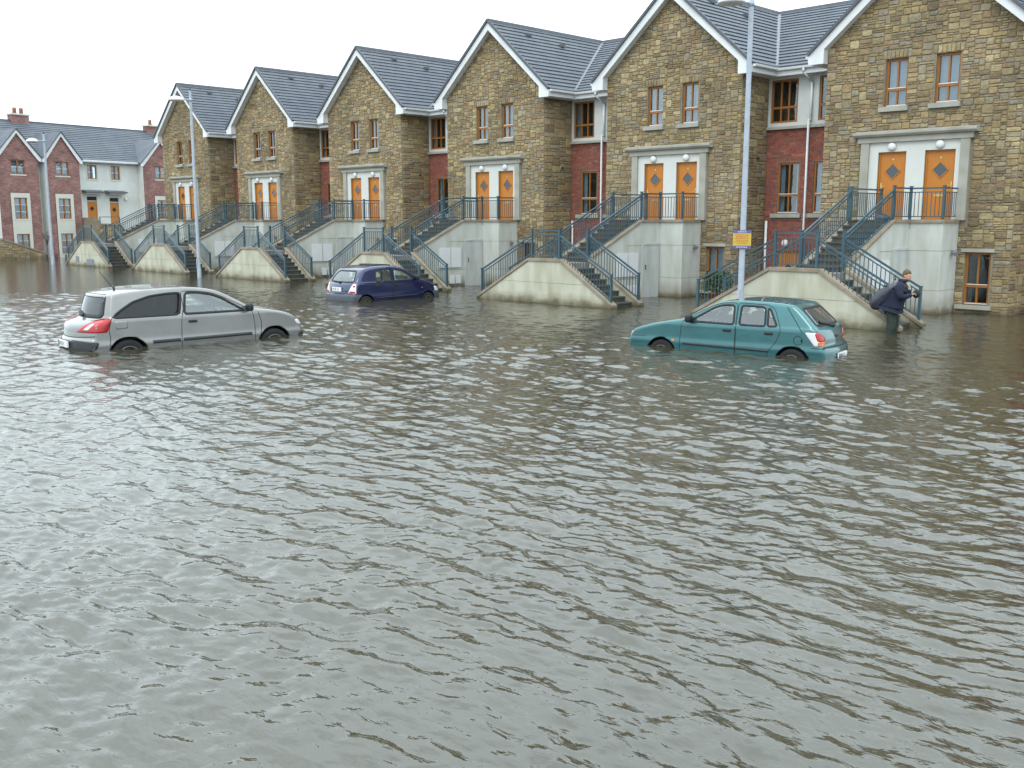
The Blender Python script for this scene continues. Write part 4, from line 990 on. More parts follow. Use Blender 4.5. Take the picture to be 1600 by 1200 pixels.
    for x in (sx, sx-.86):
        for y in (-.36, .36):
            m = MB(); rounded_box(m, (x,y,z0+.22), (.50,.48,.16), .06); rounded_box(m, (x-.30,y,z0+.50), (.14,.46,.60), .06, -.28); rounded_box(m, (x-.40,y,z0+.90), (.10,.25,.19), .05, -.2); m.bar((x-.37,y-.06,z0+.74),(x-.39,y-.06,z0+.84),.015); m.bar((x-.37,y+.06,z0+.74),(x-.39,y+.06,z0+.84),.015)
            m.build('seat', M['seat_cloth'], root, True)
    m = MB(); rounded_box(m, (sx+.72,0,S['belt']-.12), (.42,S['W']-.34,.26), .08); m.build('dashboard', M['trim'], root, True)
    m = MB(); c0 = Vector((sx+.42,-.36,S['belt']-.02))
    for q in range(18):
        a, b_ = 2*math.pi*q/18, 2*math.pi*(q+1)/18; m.tube(c0+Vector((-.07*math.sin(a),.18*math.cos(a),.17*math.sin(a))), c0+Vector((-.07*math.sin(b_),.18*math.cos(b_),.17*math.sin(b_))), .014, n=6, cap=False)
    m.tube(c0, c0+Vector((.25,0,-.1)), .03); m.build('steering_wheel', M['trim'], root, True)
    for nm, fn in S.get('extra', []): fn(B, root)
    # placing: two wheel points on the water, on the side that faces the camera
    (rx, ry), (fx, fy) = S['world']; sy_, sz_ = S['sy'], S['sz']; dx, dy = fx-rx, fy-ry; wb = math.hypot(dx, dy); s_x = wb/(S['axles'][0]-S['axles'][1]); th = math.atan2(dy, dx)
    side = S['side']; lx, ly = s_x*S['axles'][1], sy_*side*W2
    root.scale = (s_x, sy_, sz_); root.rotation_euler = (0, S.get('pitch',0), th)
    root.location = (rx-(math.cos(th)*lx-math.sin(th)*ly), ry-(math.sin(th)*lx+math.cos(th)*ly), WATER-S['hub']*sz_+S.get('dz',0))
    return root

def plate_at(y0, z, w, h, chars, view='B'):
    def fn(B, root):
        c = B.put([(y0,z)], view, .012)[0]; o = MB(); o.box(c[0]-.02, c[0]+.006, y0-w/2, y0+w/2, z-h/2, z+h/2); p = o.build('number_plate', M['plate'], root)
        r = random.Random(int(w*1000)); x = -w/2+.07; t = MB()
        for ch in chars:
            if ch != ' ':
                t.box(c[0]-.0225, c[0]-.0203, y0-x-.042, y0-x-.030, z-h*.3, z+h*.3)
                if ch in 'DB0': t.box(c[0]-.0225, c[0]-.0203, y0-x-.010, y0-x, z-h*.3, z+h*.3); t.box(c[0]-.0225, c[0]-.0203, y0-x-.030, y0-x-.010, z+h*.2, z+h*.3); t.box(c[0]-.0225, c[0]-.0203, y0-x-.030, y0-x-.010, z-h*.3, z-h*.2)
                else: t.box(c[0]-.0225, c[0]-.0203, y0-x-.030, y0-x-.006, z-h*.05, z+h*.05)
            x += .052 if ch != ' ' else .03
        t.build('plate_marks', M['plate_ink'], p)
        MB().box(c[0]-.0222, c[0]-.0202, y0+w/2-.045, y0+w/2-.004, z-h/2+.004, z+h/2-.004).build('plate_band', M['notice_purple'] if 'notice_purple' in M else M['plate_ink'], p)
    return fn
def wiper(y0, z0, y1, z1):
    def fn(B, root):
        line(B, [(y0,z0),((y0+y1)/2,(z0+z1)/2+.01),(y1,z1)], 'B', .03, 'wiper', M['rubber'], root, .03)
        c = B.put([(y0,z0)], 'B', .02)[0]; m = MB(); rounded_box(m, tuple(c), (.06,.07,.05), .018); m.build('wiper_hub', M['rubber'], root, True)
    return fn
def antenna(x, y, ang):
    def fn(B, root):
        z = B.zt; m = MB(); m.tube((x,y,z-.03),(x-ang*.32,y,z+.30),.007,.004,6); m.tube((x,y,z-.04),(x,y,z+.02),.022,.014,8); m.build('antenna', M['rubber'], root)
    return fn
def fuel_cap(x, z, r, v):
    def fn(B, root):
        O = np.array([(x+r*math.cos(t), z+r*math.sin(t)) for t in np.linspace(0,2*math.pi,28,endpoint=False)]); ring(B, O, v, .005, .005, 'fuel_cap', M['rubber'], root, .0025)
        patch(B, np.array([(x-.06+.022*math.cos(t), z+.022*math.sin(t)) for t in np.linspace(0,2*math.pi,12,endpoint=False)]), v, 'fuel_lock', M['rubber'], root, .004, 2)
    return fn
def sunroof(x0, x1, w):
    def fn(B, root):
        V = []; n = 10
        for i in range(n+1):
            x = x0+(x1-x0)*i/n; zz = np.interp(x, B.poly[::-1,0] if False else np.sort(B.poly[:,0]), B.poly[np.argsort(B.poly[:,0]),1])
            V += [(x,-w,zz+.035),(x,w,zz+.035),(x,-w,zz-.03),(x,w,zz-.03)]
        m = MB(); m.add(V, [(4*i,4*i+4,4*i+5,4*i+1) for i in range(n)]+[(4*i,4*i+2,4*i+6,4*i+4) for i in range(n)]+[(4*i+1,4*i+5,4*i+7,4*i+3) for i in range(n)]+[(0,1,3,2),(4*n,4*n+2,4*n+3,4*n+1)]); m.build('sunroof', M['trim'], root)
    return fn

car(dict(name='hatchback_car', label='teal five-door hatchback sunk to its wheel hubs, in front of the nearest stairs', paint='teal_paint', W=1.64, belt=.885, tumble=.34, axles=(1.18,-1.27), Ra=.305, hub=.285, tyre=.262, h=.02, bow=.055, k=.06,
    prof=[(1.88,.25),(1.95,.36),(1.955,.48),(1.92,.58),(1.885,.66),(1.78,.735),(1.50,.82),(1.15,.895),(.86,.945),(.74,.985),(.45,1.13),(.16,1.262),(.0,1.303),(-.35,1.325),(-.80,1.318),(-1.16,1.292),(-1.30,1.262),(-1.50,1.10),(-1.68,.935),(-1.745,.875),(-1.80,.74),(-1.815,.62),(-1.865,.575),(-1.89,.50),(-1.885,.36),(-1.83,.25)],
    doors=[[(.80,.34),(.80,.60),(.77,.90),(.68,.975),(.20,1.225),(.02,1.272),(-.24,1.285),(-.25,.90),(-.25,.34)],[(-.265,.34),(-.265,.90),(-.255,1.285),(-.80,1.272),(-.92,1.21),(-1.07,.86),(-1.00,.66),(-.87,.50),(-.80,.34)]],
    handles=[(-.10,.80),(-.86,.79)],
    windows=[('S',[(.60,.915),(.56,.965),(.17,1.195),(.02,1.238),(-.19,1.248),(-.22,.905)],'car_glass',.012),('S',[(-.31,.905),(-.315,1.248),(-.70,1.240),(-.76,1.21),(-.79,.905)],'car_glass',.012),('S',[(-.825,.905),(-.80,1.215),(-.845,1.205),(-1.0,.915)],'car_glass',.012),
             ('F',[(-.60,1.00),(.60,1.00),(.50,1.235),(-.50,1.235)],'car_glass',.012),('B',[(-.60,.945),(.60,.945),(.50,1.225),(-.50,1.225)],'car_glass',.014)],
    strips=[('S',[(.74,.515),(-.24,.50)],.035,.012),('S',[(-.27,.50),(-.86,.485)],.035,.012)],
    gaps=[('S',[(-1.12,1.255),(-1.30,1.02),(-1.44,.83)],.012),('S',[(-1.60,.585),(-1.80,.575)],.012),('B',[(-.70,.590),(0,.585),(.70,.590)],.016),('S',[(1.5,.60),(1.86,.585)],.012)],
    patches=[('tail_lamp',('CC',-1),[(-.21,.845),(-.05,.845),(.0,.70),(-.02,.615),(-.07,.61)],'tail_clear',.006),('tail_lamp',('CC',-1),[(-.08,.838),(.02,.832),(.14,.76),(.15,.70),(-.035,.70)],'tail_red',.009),('tail_lamp',('CC',-1),[(-.035,.692),(.15,.692),(.15,.64),(.125,.62),(-.02,.622)],'tail_amber',.009),
             ('side_repeater','S',[(.96,.535),(.91,.535),(.91,.575),(.96,.575)],'tail_amber',.006),('headlamp',('CC',1),[(.0,.67),(.22,.655),(.24,.57),(.03,.57)],'tail_clear',.006)],
    mirror=(.62,.93), seat_x=.12, extra=[('p',plate_at(-.02,.415,.50,.115,'00 D 8')),('w',wiper(-.02,.905,.42,.985)),('f',fuel_cap(-1.37,.70,.075,'L')),('b',lambda B, root: [rounded_box(m_ := MB(), (B.put([(0,.755)],'B',.006)[0][0],0,.755), (.03,.16,.05), .012), m_.build('badge', M['trim'], root)])],
    world=((-10.69,19.02),(-13.72,18.48)), side=1, sy=1.14, sz=1.25, dz=-.16))

car(dict(name='hatchback_car', label='silver three-door hatchback with bulging tail, half sunk at the left', paint='silver_paint', W=1.77, belt=.955, tumble=.30, axles=(1.35,-1.275), Ra=.335, hub=.31, tyre=.285, h=.02, bow=.135, k=.05, taper=(.16,.13),
    prof=[(2.06,.26),(2.14,.38),(2.155,.50),(2.11,.65),(2.00,.79),(1.77,.895),(1.45,.965),(1.18,1.005),(1.02,1.04),(.72,1.20),(.42,1.345),(.20,1.41),(-.15,1.452),(-.60,1.457),(-1.05,1.44),(-1.42,1.405),(-1.575,1.37),(-1.615,1.31),(-1.68,1.12),(-1.715,1.00),(-1.77,.955),(-1.90,.915),(-1.985,.845),(-2.005,.72),(-2.015,.64),(-2.05,.60),(-2.055,.42),(-1.98,.27)],
    doors=[[(.96,.34),(.97,.70),(.93,.97),(.82,1.04),(.42,1.255),(.20,1.345),(-.05,1.385),(-.33,1.395),(-.31,1.10),(-.37,.92),(-.385,.60),(-.385,.34)]],
    handles=[(-.18,.85)],
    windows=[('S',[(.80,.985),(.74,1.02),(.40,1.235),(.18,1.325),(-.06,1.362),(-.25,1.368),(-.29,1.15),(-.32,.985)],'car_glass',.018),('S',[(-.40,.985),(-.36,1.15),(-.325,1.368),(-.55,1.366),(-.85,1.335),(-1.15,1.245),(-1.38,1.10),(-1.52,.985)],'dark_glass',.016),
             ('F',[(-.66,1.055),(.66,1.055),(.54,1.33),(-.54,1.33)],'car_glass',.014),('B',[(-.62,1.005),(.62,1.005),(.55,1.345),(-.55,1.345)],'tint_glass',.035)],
    strips=[('S',[(.90,.545),(-.36,.535)],.055,.014),('S',[(-.41,.535),(-.88,.53)],.055,.014)],
    gaps=[('S',[(-1.52,.98),(-1.57,.80),(-1.56,.62),(-1.58,.50)],.010),('B',[(-.80,.685),(-.4,.66),(0,.655),(.4,.66),(.80,.685)],.014),('S',[(1.04,.95),(1.10,.70),(1.06,.45)],.010)],
    patches=[('tail_lamp',('CC',-1),[(-.33,.975),(-.20,.985),(-.02,.945),(.18,.835),(.31,.745),(-.28,.745)],'tail_red',.006),('tail_lamp',('CC',-1),[(-.10,.90),(-.03,.89),(.14,.79),(.02,.785)],'tail_clear',.010),
             ('bumper_insert','B',[(-.60,.42),(.60,.42),(.70,.57),(0,.60),(-.70,.57)],'trim',.008),('bumper_insert',('CC',-1),[(-.18,.585),(-.14,.46),(.0,.41),(.40,.41),(.40,.61),(.1,.60)],'trim',.009),
             ('headlamp',('CC',1),[(-.20,.745),(-.02,.75),(.16,.69),(.18,.63),(-.16,.65)],'tail_clear',.006),('front_insert',('CC',1),[(-.14,.50),(.30,.50),(.30,.40),(-.14,.41)],'trim',.008),('fuel_flap','S',[(-1.47,.93),(-1.29,.93),(-1.27,.80),(-1.47,.79)],'silver_paint',.003)],
    mirror=(.86,1.00), seat_x=.10, extra=[('p',plate_at(-.0,.53,.50,.11,'04 D 1')),('a',antenna(-1.20,0,.7)),('w',wiper(0,1.0,.40,1.05))],
    world=((-22.0,9.62),(-21.75,13.24)), side=-1, sy=1.22, sz=1.30, dz=-.17))

car(dict(name='hatchback_car', label='dark blue five-door hatchback with grey bumper in front of the third staircase', paint='navy_paint', W=1.64, belt=.93, tumble=.30, axles=(1.22,-1.25), Ra=.31, hub=.285, tyre=.265, h=.026, bow=.08, k=.09, taper=(.16,.12),
    prof=[(1.80,.25),(1.87,.38),(1.88,.50),(1.83,.62),(1.70,.74),(1.45,.86),(1.15,.945),(.95,.995),(.70,1.13),(.40,1.275),(.18,1.355),(-.15,1.405),(-.55,1.417),(-.95,1.395),(-1.22,1.345),(-1.38,1.27),(-1.55,1.10),(-1.665,.94),(-1.72,.87),(-1.765,.74),(-1.775,.63),(-1.83,.60),(-1.86,.54),(-1.86,.38),(-1.79,.25)],
    doors=[[(.80,.34),(.81,.70),(.78,.93),(.66,1.03),(.36,1.21),(.12,1.315),(-.20,1.345),(-.22,.93),(-.23,.34)],[(-.245,.34),(-.235,.93),(-.215,1.345),(-.70,1.33),(-.92,1.27),(-1.04,.93),(-.98,.68),(-.86,.52),(-.80,.34)]],
    handles=[(-.08,.83),(-.84,.83)],
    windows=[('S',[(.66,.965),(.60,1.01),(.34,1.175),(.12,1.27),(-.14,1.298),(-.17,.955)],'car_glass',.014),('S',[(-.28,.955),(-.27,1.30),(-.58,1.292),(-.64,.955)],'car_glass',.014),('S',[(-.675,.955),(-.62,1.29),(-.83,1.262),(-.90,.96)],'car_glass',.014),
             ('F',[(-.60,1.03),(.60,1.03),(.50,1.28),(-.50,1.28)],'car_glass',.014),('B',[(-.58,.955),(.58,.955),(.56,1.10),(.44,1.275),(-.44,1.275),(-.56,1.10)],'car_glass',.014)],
    bumper=(.60,-1.42,1.45),
    strips=[('S',[(.76,.50),(-.22,.49)],.03,.010),('S',[(-.25,.49),(-.84,.48)],.03,.010)],
    gaps=[('B',[(-.66,.625),(0,.62),(.66,.625)],.016),('S',[(-1.20,1.29),(-1.38,1.02),(-1.44,.90)],.010)],
    patches=[('tail_lamp',('CC',-1),[(-.08,.915),(.0,.925),(.07,.86),(.20,.64),(-.08,.625)],'tail_clear',.006),('tail_lamp',('CC',-1),[(-.04,.70),(.13,.70),(.16,.645),(-.04,.635)],'tail_red',.010),('tail_lamp',('CC',-1),[(-.05,.87),(.02,.87),(.04,.82),(-.05,.82)],'tail_red',.010),('side_repeater','S',[(.98,.70),(.93,.70),(.93,.73),(.98,.73)],'tail_amber',.006),('headlamp',('CC',1),[(-.18,.72),(.08,.72),(.12,.60),(-.14,.58)],'tail_clear',.006)],
    mirror=(.70,.98), seat_x=.10, extra=[('p',plate_at(.05,.745,.50,.12,'98 D 34')),('w',wiper(0,.935,.36,.955)),('s',sunroof(-.62,-.02,.42))],
    world=((-28.95,21.45),(-28.98,24.35)), side=-1, sy=1.14, sz=1.22, dz=-.14))
# ---------------------------------------------------------------- lamp posts
def lamp_post(x, y, label, top=9.0, sign=False):
    root = empty('lamp_post', (x, y, -.6))
    tag(root, label, 'lamp post', 'street lamp posts')
    z0 = .6
    p = MB(); p.tube((0,0,0),(0,0,z0+.30),.105,n=16,cap=False); p.tube((0,0,z0+.30),(0,0,z0+.36),.105,.088,n=16,cap=False); p.tube((0,0,z0+.36),(0,0,z0+top),.088,.065,n=16,cap=False)
    p.build('pole', M['galvanised'], root, True)
    MB().box(-.04,.04,-.112,-.10,z0+.35,z0+.85).build('access_door', M['galvanised'], root)
    a = MB(); a.tube((0,0,z0+top-.45),(-.12,-.42,z0+top-.42),.03); a.tube((0,0,z0+top-.52),(0,0,z0+top-.38),.085,n=14); a.build('arm', M['galvanised'], root, True)
    h = MB().lathe([(.36,-.02),(.37,.02),(.33,.10),(.22,.17),(.08,.205),(.0,.21)], (-.20,-.66,z0+top-.50), n=24); h.build('lamp_hood', M['white_plastic'], root, True)
    b = MB().lathe([(.0,-.06),(.16,-.05),(.28,-.035),(.34,-.022)], (-.20,-.66,z0+top-.50), n=24); b.build('lamp_glass', M['lamp_globe'], root, True)
    MB().lathe([(.035,0),(.035,.08),(.02,.10)], (0,0,z0+top), n=10).build('photocell', M['black_plastic'], root, True)
    return root
lamp_post(-15.37, 24.4, 'tall grey street lamp with yellow notice, left of the nearest stone house')
lamp_post(-46.9, 24.33, 'far grey street lamp in front of the second staircase from the left', top=9.05)
lamp_post(-68.0, 24.95, 'farthest grey street lamp before the brick terrace at the left', top=8.25)

plain('notice_yellow', (0.50,0.35,0.055), 0.5, 0.06, 4); plain('notice_purple', (0.10,0.09,0.26), 0.5, 0.1, 4); plain('notice_red', (0.42,0.12,0.03), 0.5, 0.1, 4); plain('notice_pale', (0.55,0.52,0.6), 0.5, 0.1, 4)
def notice():
    root = empty('notice_board', (-15.37, 24.4, 2.25)); root.rotation_euler = (0, 0, math.radians(24))
    tag(root, 'yellow notice with purple top and bottom bands strapped to the near lamp post', 'sign')
    y = -.125
    MB().box(-.25,.25,y,y+.012,-.17,.17).build('panel', M['notice_yellow'], root)
    t = MB(); t.box(-.25,.25,y,y+.012,.171,.25); t.build('top_band', M['notice_purple'], root)
    t = MB(); t.box(-.25,.25,y,y+.012,-.25,-.171); t.build('bottom_band', M['notice_purple'], root)
    r = random.Random(4)
    for z, a, hgt in ((.125,.19,.012),(.075,.16,.016),(.028,.19,.011),(-.02,.17,.011),(-.065,.18,.011),(-.11,.13,.010)):
        x = -a; tm = MB()
        while x < a:
            w = r.uniform(.02,.06); tm.box(x, min(x+w, a), y-.003, y-.0005, z-hgt, z+hgt); x += w+.014
        tm.build('lettering', M['notice_red'], root)
    for z, a in ((.21,.12),(-.21,.15)):
        x = -a; tm = MB()
        while x < a: w = r.uniform(.02,.05); tm.box(x, min(x+w,a), y-.003, y-.0005, z-.012, z+.012); x += w+.012
        tm.build('lettering', M['notice_pale'], root)
    MB().box(-.12,.12,y+.0125,-.06,-.03,.03).build('strap', M['galvanised'], root)
notice()

# ---------------------------------------------------------------- shrub by the second house
plain('leaf', (0.045,0.085,0.025), 0.5, 0.35, 9, rnd=0.15, spec=0.4); plain('terracotta', (0.26,0.10,0.05), 0.8, 0.15, 6); plain('bark', (0.09,0.07,0.05), 0.9, 0.3, 10, 0.4)
def shrub():
    root = empty('potted_shrub', (-20.25, 30.6, -.1)); tag(root, 'leafy green shrub in a pot beside the low window of the second house', 'shrub')
    MB().lathe([(.20,0),(.27,.40),(.29,.40),(.29,.46),(.25,.46)], (0,0,-.15), n=18).build('pot', M['terracotta'], root, True)
    r = random.Random(8); st = MB()
    for i in range(9):
        t = r.uniform(0, 6.28); st.tube((0,0,.28),(.38*math.cos(t),.3*math.sin(t),r.uniform(.6,1.0)),.012,.005,6)
    st.build('stem', M['bark'], root)
    m = MB()
    for i in range(1100):
        t = r.uniform(0,6.28); q = r.random()**.5; zz = r.uniform(.32,1.05); R = .62*q*(1-.5*abs(zz-.6))
        c = Vector((R*math.cos(t), R*.8*math.sin(t), zz)); d = Vector((r.uniform(-1,1), r.uniform(-1,1), r.uniform(-.3,1))).normalized(); s = d.cross(Vector((r.uniform(-1,1),r.uniform(-1,1),r.uniform(-1,1)))).normalized()
        l = r.uniform(.06,.13); w = l*.36
        m.add([c-d*l*.5, c+s*w, c+d*l*.5, c-s*w], [(0,1,2,3)])
    m.build('foliage', M['leaf'], root)
shrub()

# ---------------------------------------------------------------- the wading person and the bags
plain('navy_cloth', (0.011,0.014,0.032), 0.85, 0.35, 7, 0.5, 30); plain('green_cloth', (0.022,0.034,0.026), 0.8, 0.35, 7, 0.6, 25); plain('skin', (0.48,0.27,0.19), 0.55, 0.08, 12); plain('hair', (0.10,0.065,0.035), 0.7, 0.3, 30); plain('bag_plastic', (0.024,0.028,0.044), 0.3, 0.35, 5, 0.8, 9, spec=0.6); plain('grey_fur', (0.40,0.36,0.31), 0.9, 0.2, 30); plain('dark_cloth', (0.02,0.018,0.02), 0.85, 0.3, 8)

def skin_mesh(name, verts, edges, radii, mat, parent, sub=2, root=0):
    me = bpy.data.meshes.new(name); me.from_pydata(verts, edges, []); me.update()
    o = bpy.data.objects.new(name, me); COL.objects.link(o)
    if not me.skin_vertices: 
        bm = bmesh.new(); bm.from_mesh(me); bm.verts.layers.skin.verify(); bm.to_mesh(me); bm.free()
    sv = me.skin_vertices[0].data
    for i, r in enumerate(radii):
        sv[i].radius = r if isinstance(r, tuple) else (r, r); sv[i].use_root = (i == root)
    md = o.modifiers.new('skin', 'SKIN'); md.use_smooth_shade = True
    ms = o.modifiers.new('sub', 'SUBSURF'); ms.levels = sub; ms.render_levels = sub
    dg = bpy.context.evaluated_depsgraph_get(); ev = o.evaluated_get(dg); nm = bpy.data.meshes.new_from_object(ev)
    bpy.data.objects.remove(o); nm.polygons.foreach_set('use_smooth', [True]*len(nm.polygons)); nm.materials.clear()
    return link_mesh(name, nm, mat, parent)

def blob(name, path, radii, mat, parent, n=16, lump=.06, seed=1, flat=1.0):
    """a soft tube along a path with rounded ends"""
    r = random.Random(seed); P_ = [Vector(p) for p in path]; V, F_ = [], []
    for i, p in enumerate(P_):
        d = (P_[min(i+1,len(P_)-1)]-P_[max(i-1,0)]).normalized(); a = d.cross(Vector((0,1,0))).normalized(); b = a.cross(d).normalized()
        for j in range(n):
            t = 2*math.pi*j/n; k = radii[i]*(1+r.uniform(-lump,lump)); V.append(p+a*math.cos(t)*k+b*math.sin(t)*k*flat)
    for i in range(len(P_)-1):
        for j in range(n): F_.append((i*n+j,i*n+(j+1)%n,(i+1)*n+(j+1)%n,(i+1)*n+j))
    F_ += [tuple(range(n-1,-1,-1)), tuple((len(P_)-1)*n+j for j in range(n))]
    o = MB().add(V, F_).build(name, mat, parent, True); md = o.modifiers.new('soft','SUBSURF'); md.levels = 1; md.render_levels = 1
    return o

def person():
    # local frame: +x is where the person faces, +y to their left; feet on the road at z = 0
    PL, PR, PS = (-11.25, 25.15, -.42), (0, 0, math.radians(12)), (1.06, 1.06, 1.06)
    root = empty('person', PL); root.rotation_euler = PR; root.scale = PS
    tag(root, 'person in navy coat and dark green trousers wading bent forward with a sack', 'person')
    V = [(-.05,0,.95),(-.05,.10,.88),(-.05,-.10,.88),(.03,.115,.52),(-.02,.12,.20),(-.03,.12,.02),(.0,-.115,.52),(-.08,-.12,.20),(-.10,-.12,.02)]
    E_ = [(0,1),(0,2),(1,3),(3,4),(4,5),(2,6),(6,7),(7,8)]
    skin_mesh('trousers', V, E_, [.15,.14,.14,.115,.105,.10,.115,.105,.10], M['green_cloth'], root)
    V = [(-.06,0,.80),(-.05,0,.95),(0.0,0,1.12),(.05,0,1.30),(.12,0,1.45),(.165,0,1.54),
         (.13,.22,1.43),(.19,.30,1.20),(.37,.14,1.24),(.13,-.22,1.43),(.21,-.30,1.18),(.39,-.11,1.24)]
    E_ = [(0,1),(1,2),(2,3),(3,4),(4,5),(4,6),(6,7),(7,8),(4,9),(9,10),(10,11)]
    R_ = [(.29,.27),(.30,.28),(.30,.27),(.29,.255),(.225,.195),(.10,.09),(.125,.125),(.10,.10),(.068,.068),(.125,.125),(.10,.10),(.068,.068)]
    coat = skin_mesh('coat', V, E_, R_, M['navy_cloth'], root, root=2)
    MB().lathe([(.095,0),(.118,.05),(.108,.10),(.08,.10)], (.19,0,1.515), n=16).build('collar', M['navy_cloth'], root, True)
    # head and neck: one surface shaped from rings, facing +x and bowed
    rings = [(-.10,.055,.055,0),(-.04,.058,.056,0),(0.0,.066,.060,.012),(.03,.082,.066,.020),(.065,.092,.070,.018),(.10,.094,.072,.012),(.14,.096,.075,.006),(.18,.090,.072,0),(.215,.066,.055,-.004),(.235,.028,.025,-.006)]
    n = 20; vs, fs = [], []
    for zz, rx, ry, ox in rings:
        for i in range(n):
            t = 2*math.pi*i/n; c, s = math.cos(t), math.sin(t); x = ox+rx*c; y = ry*s
            if c > .85:
                if abs(zz-.10) < .02 or abs(zz-.065) < .01: x += .020*(c-.85)/.15       # nose
                if abs(zz-.03) < .01: x += .008
                if abs(zz-.14) < .01: x -= .004
            vs.append((x, y, zz))
    for k in range(len(rings)-1):
        for i in range(n): fs.append((k*n+i, k*n+(i+1)%n, (k+1)*n+(i+1)%n, (k+1)*n+i))
    fs.append(tuple((len(rings)-1)*n+i for i in range(n)))
    tilt = Matrix.Rotation(math.radians(18), 4, 'Y'); base = Vector((.215,0,1.605))
    hm = MB(); hm.add([base + tilt @ Vector(p) for p in vs], fs); head = hm.build('head', M['skin'], root, True)
    hv, hf = [], []
    for zz, rx, ry, ox in [(.075,.097,.079,-.010),(.13,.101,.081,-.007),(.175,.100,.081,-.006),(.215,.078,.066,-.008),(.245,.035,.032,-.008)]:
        for i in range(n):
            t = 2*math.pi*i/n; c, s = math.cos(t), math.sin(t); x = ox+rx*c
            if c > .35 and zz < .16: x -= .035*(c-.35)/.65+.012
            hv.append(base + tilt @ Vector((x, ry*s*(.93 if c > .3 and zz < .16 else 1), zz+(.055*c if zz < .1 else .035*c if zz < .14 else 0))))
    for k in range(4):
        for i in range(n): hf.append((k*n+i, k*n+(i+1)%n, (k+1)*n+(i+1)%n, (k+1)*n+i))
    hf.append(tuple(4*n+i for i in range(n)))
    MB().add(hv, hf).build('hair', M['hair'], root, True)
    for s in (-1, 1):
        em = MB(); em.lathe([(.008,-.006),(.022,-.003),(.026,.004),(.012,.010)], (0,0,0), 'y', 10); em.v = [base + tilt @ (Vector((p[0]-.005, s*(.074+p[1]), p[2]*1.3+.085))) for p in em.v]; em.build('ear', M['skin'], head, True)
        ey = MB(); ey.lathe([(.0,-.008),(.009,-.004),(.011,.0),(.009,.004),(.0,.008)], (0,0,0), 'z', 8); ey.v = [base + tilt @ (Vector((p[0]+.094, p[1]+s*.032, p[2]*.6+.115))) for p in ey.v]; ey.build('eye', M['black_plastic'], head, True)
    mo = MB(); mo.box(.098,.104,-.022,.022,.026,.033); mo.v = [base + tilt @ Vector(p) for p in mo.v]; mo.build('mouth', M['notice_red'], head)
    # hands: palm and five fingers, closed on the neck of the sack / the dark bundle
    def hand(wr, palm_dir, finger_dir, curl, side, name):
        wr, f, c = Vector(wr), Vector(finger_dir).normalized(), Vector(curl).normalized(); sd = f.cross(c).normalized()*side
        V = [wr, wr+f*.045, wr+f*.085]; E_ = [(0,1),(1,2)]; R_ = [.030,(.042,.024),(.042,.022)]
        for j, (o_, l) in enumerate(((-.033,.070),(-.011,.082),(.011,.076),(.033,.060))):
            b = len(V); p = wr+f*.085+sd*o_; V += [p, p+(f*.6+c*.8).normalized()*l*.5, p+(f*.5+c*.75).normalized()*l*.5+(c*.9-f*.35).normalized()*l*.5]; E_ += [(2,b),(b,b+1),(b+1,b+2)]; R_ += [.0105,.0098,.008]
        b = len(V); p = wr+f*.035-sd*.042; V += [p, p+(f*.55-sd*.5+c*.5).normalized()*.035, p+(f*.8-sd*.1+c*.9).normalized()*.065]; E_ += [(1,b),(b,b+1),(b+1,b+2)]; R_ += [.013,.0115,.009]
        skin_mesh(name, V, E_, R_, M['skin'], root, sub=1)
    hand((.385,.13,1.24), 0, (.55,-.45,.55), (.3,-.2,-1), 1, 'hand'); hand((.405,-.10,1.24), 0, (.8,.35,.45), (.1,.3,-1), -1, 'hand')
    # pale scarf at the neck
    sc = MB(); sc.tube((.26,-.05,1.54),(.33,.0,1.42),.034,.022,10,False); sc.tube((.26,.05,1.54),(.33,.0,1.42),.034,.022,10,False); sc.build('scarf', M['grey_fur'], root, True)
    # sack over the shoulder, hanging down the back: a thing of its own
    bag = empty('sack', PL); bag.rotation_euler = PR; bag.scale = PS
    tag(bag, 'bulging dark grey sack slung over the back of the wading person', 'sack')
    blob('sack_body', [(.30,-.10,1.40),(.18,-.17,1.50),(.04,-.22,1.47),(-.12,-.22,1.35),(-.25,-.20,1.19),(-.35,-.18,1.05),(-.42,-.16,.95),(-.465,-.15,.89),(-.48,-.15,.87)], [.03,.05,.085,.13,.165,.18,.155,.085,.02], M['bag_plastic'], bag, lump=.07, seed=5, flat=.85)
    b2 = empty('bundle', PL); b2.rotation_euler = PR; b2.scale = PS
    tag(b2, 'small dark round bundle clutched at the chest of the wading person', 'bundle')
    blob('bundle_body', [(.47,.02,1.16),(.485,.02,1.20),(.50,.01,1.26),(.49,.0,1.33),(.47,.0,1.36)], [.02,.08,.10,.08,.02], M['dark_cloth'], b2, lump=.06, seed=2)
person()

def bag_on_landing():
    root = empty('bin_bag', (XC[0]+.18, D+yT-.12, 2.72)); tag(root, 'small dark bag lying at the top of the nearest stairs', 'bag')
    r = random.Random(3); v, f = [], []; n, m_ = 12, 7
    for j in range(m_+1):
        ph = math.pi*j/m_
        for i in range(n):
            t = 2*math.pi*i/n; k = 1+r.uniform(-.12,.12)
            v.append((.24*math.sin(ph)*math.cos(t)*k, .18*math.sin(ph)*math.sin(t)*k, .12+.13*math.cos(ph)*k))
    for j in range(m_):
        for i in range(n): f.append((j*n+i, j*n+(i+1)%n, (j+1)*n+(i+1)%n, (j+1)*n+i))
    MB().add(v, f).build('bag_body', M['bag_plastic'], root, True)
    MB().tube((-.05,0,.22),(-.10,.03,.33),.03,.05,7).build('bag_knot', M['bag_plastic'], root, True)
bag_on_landing()
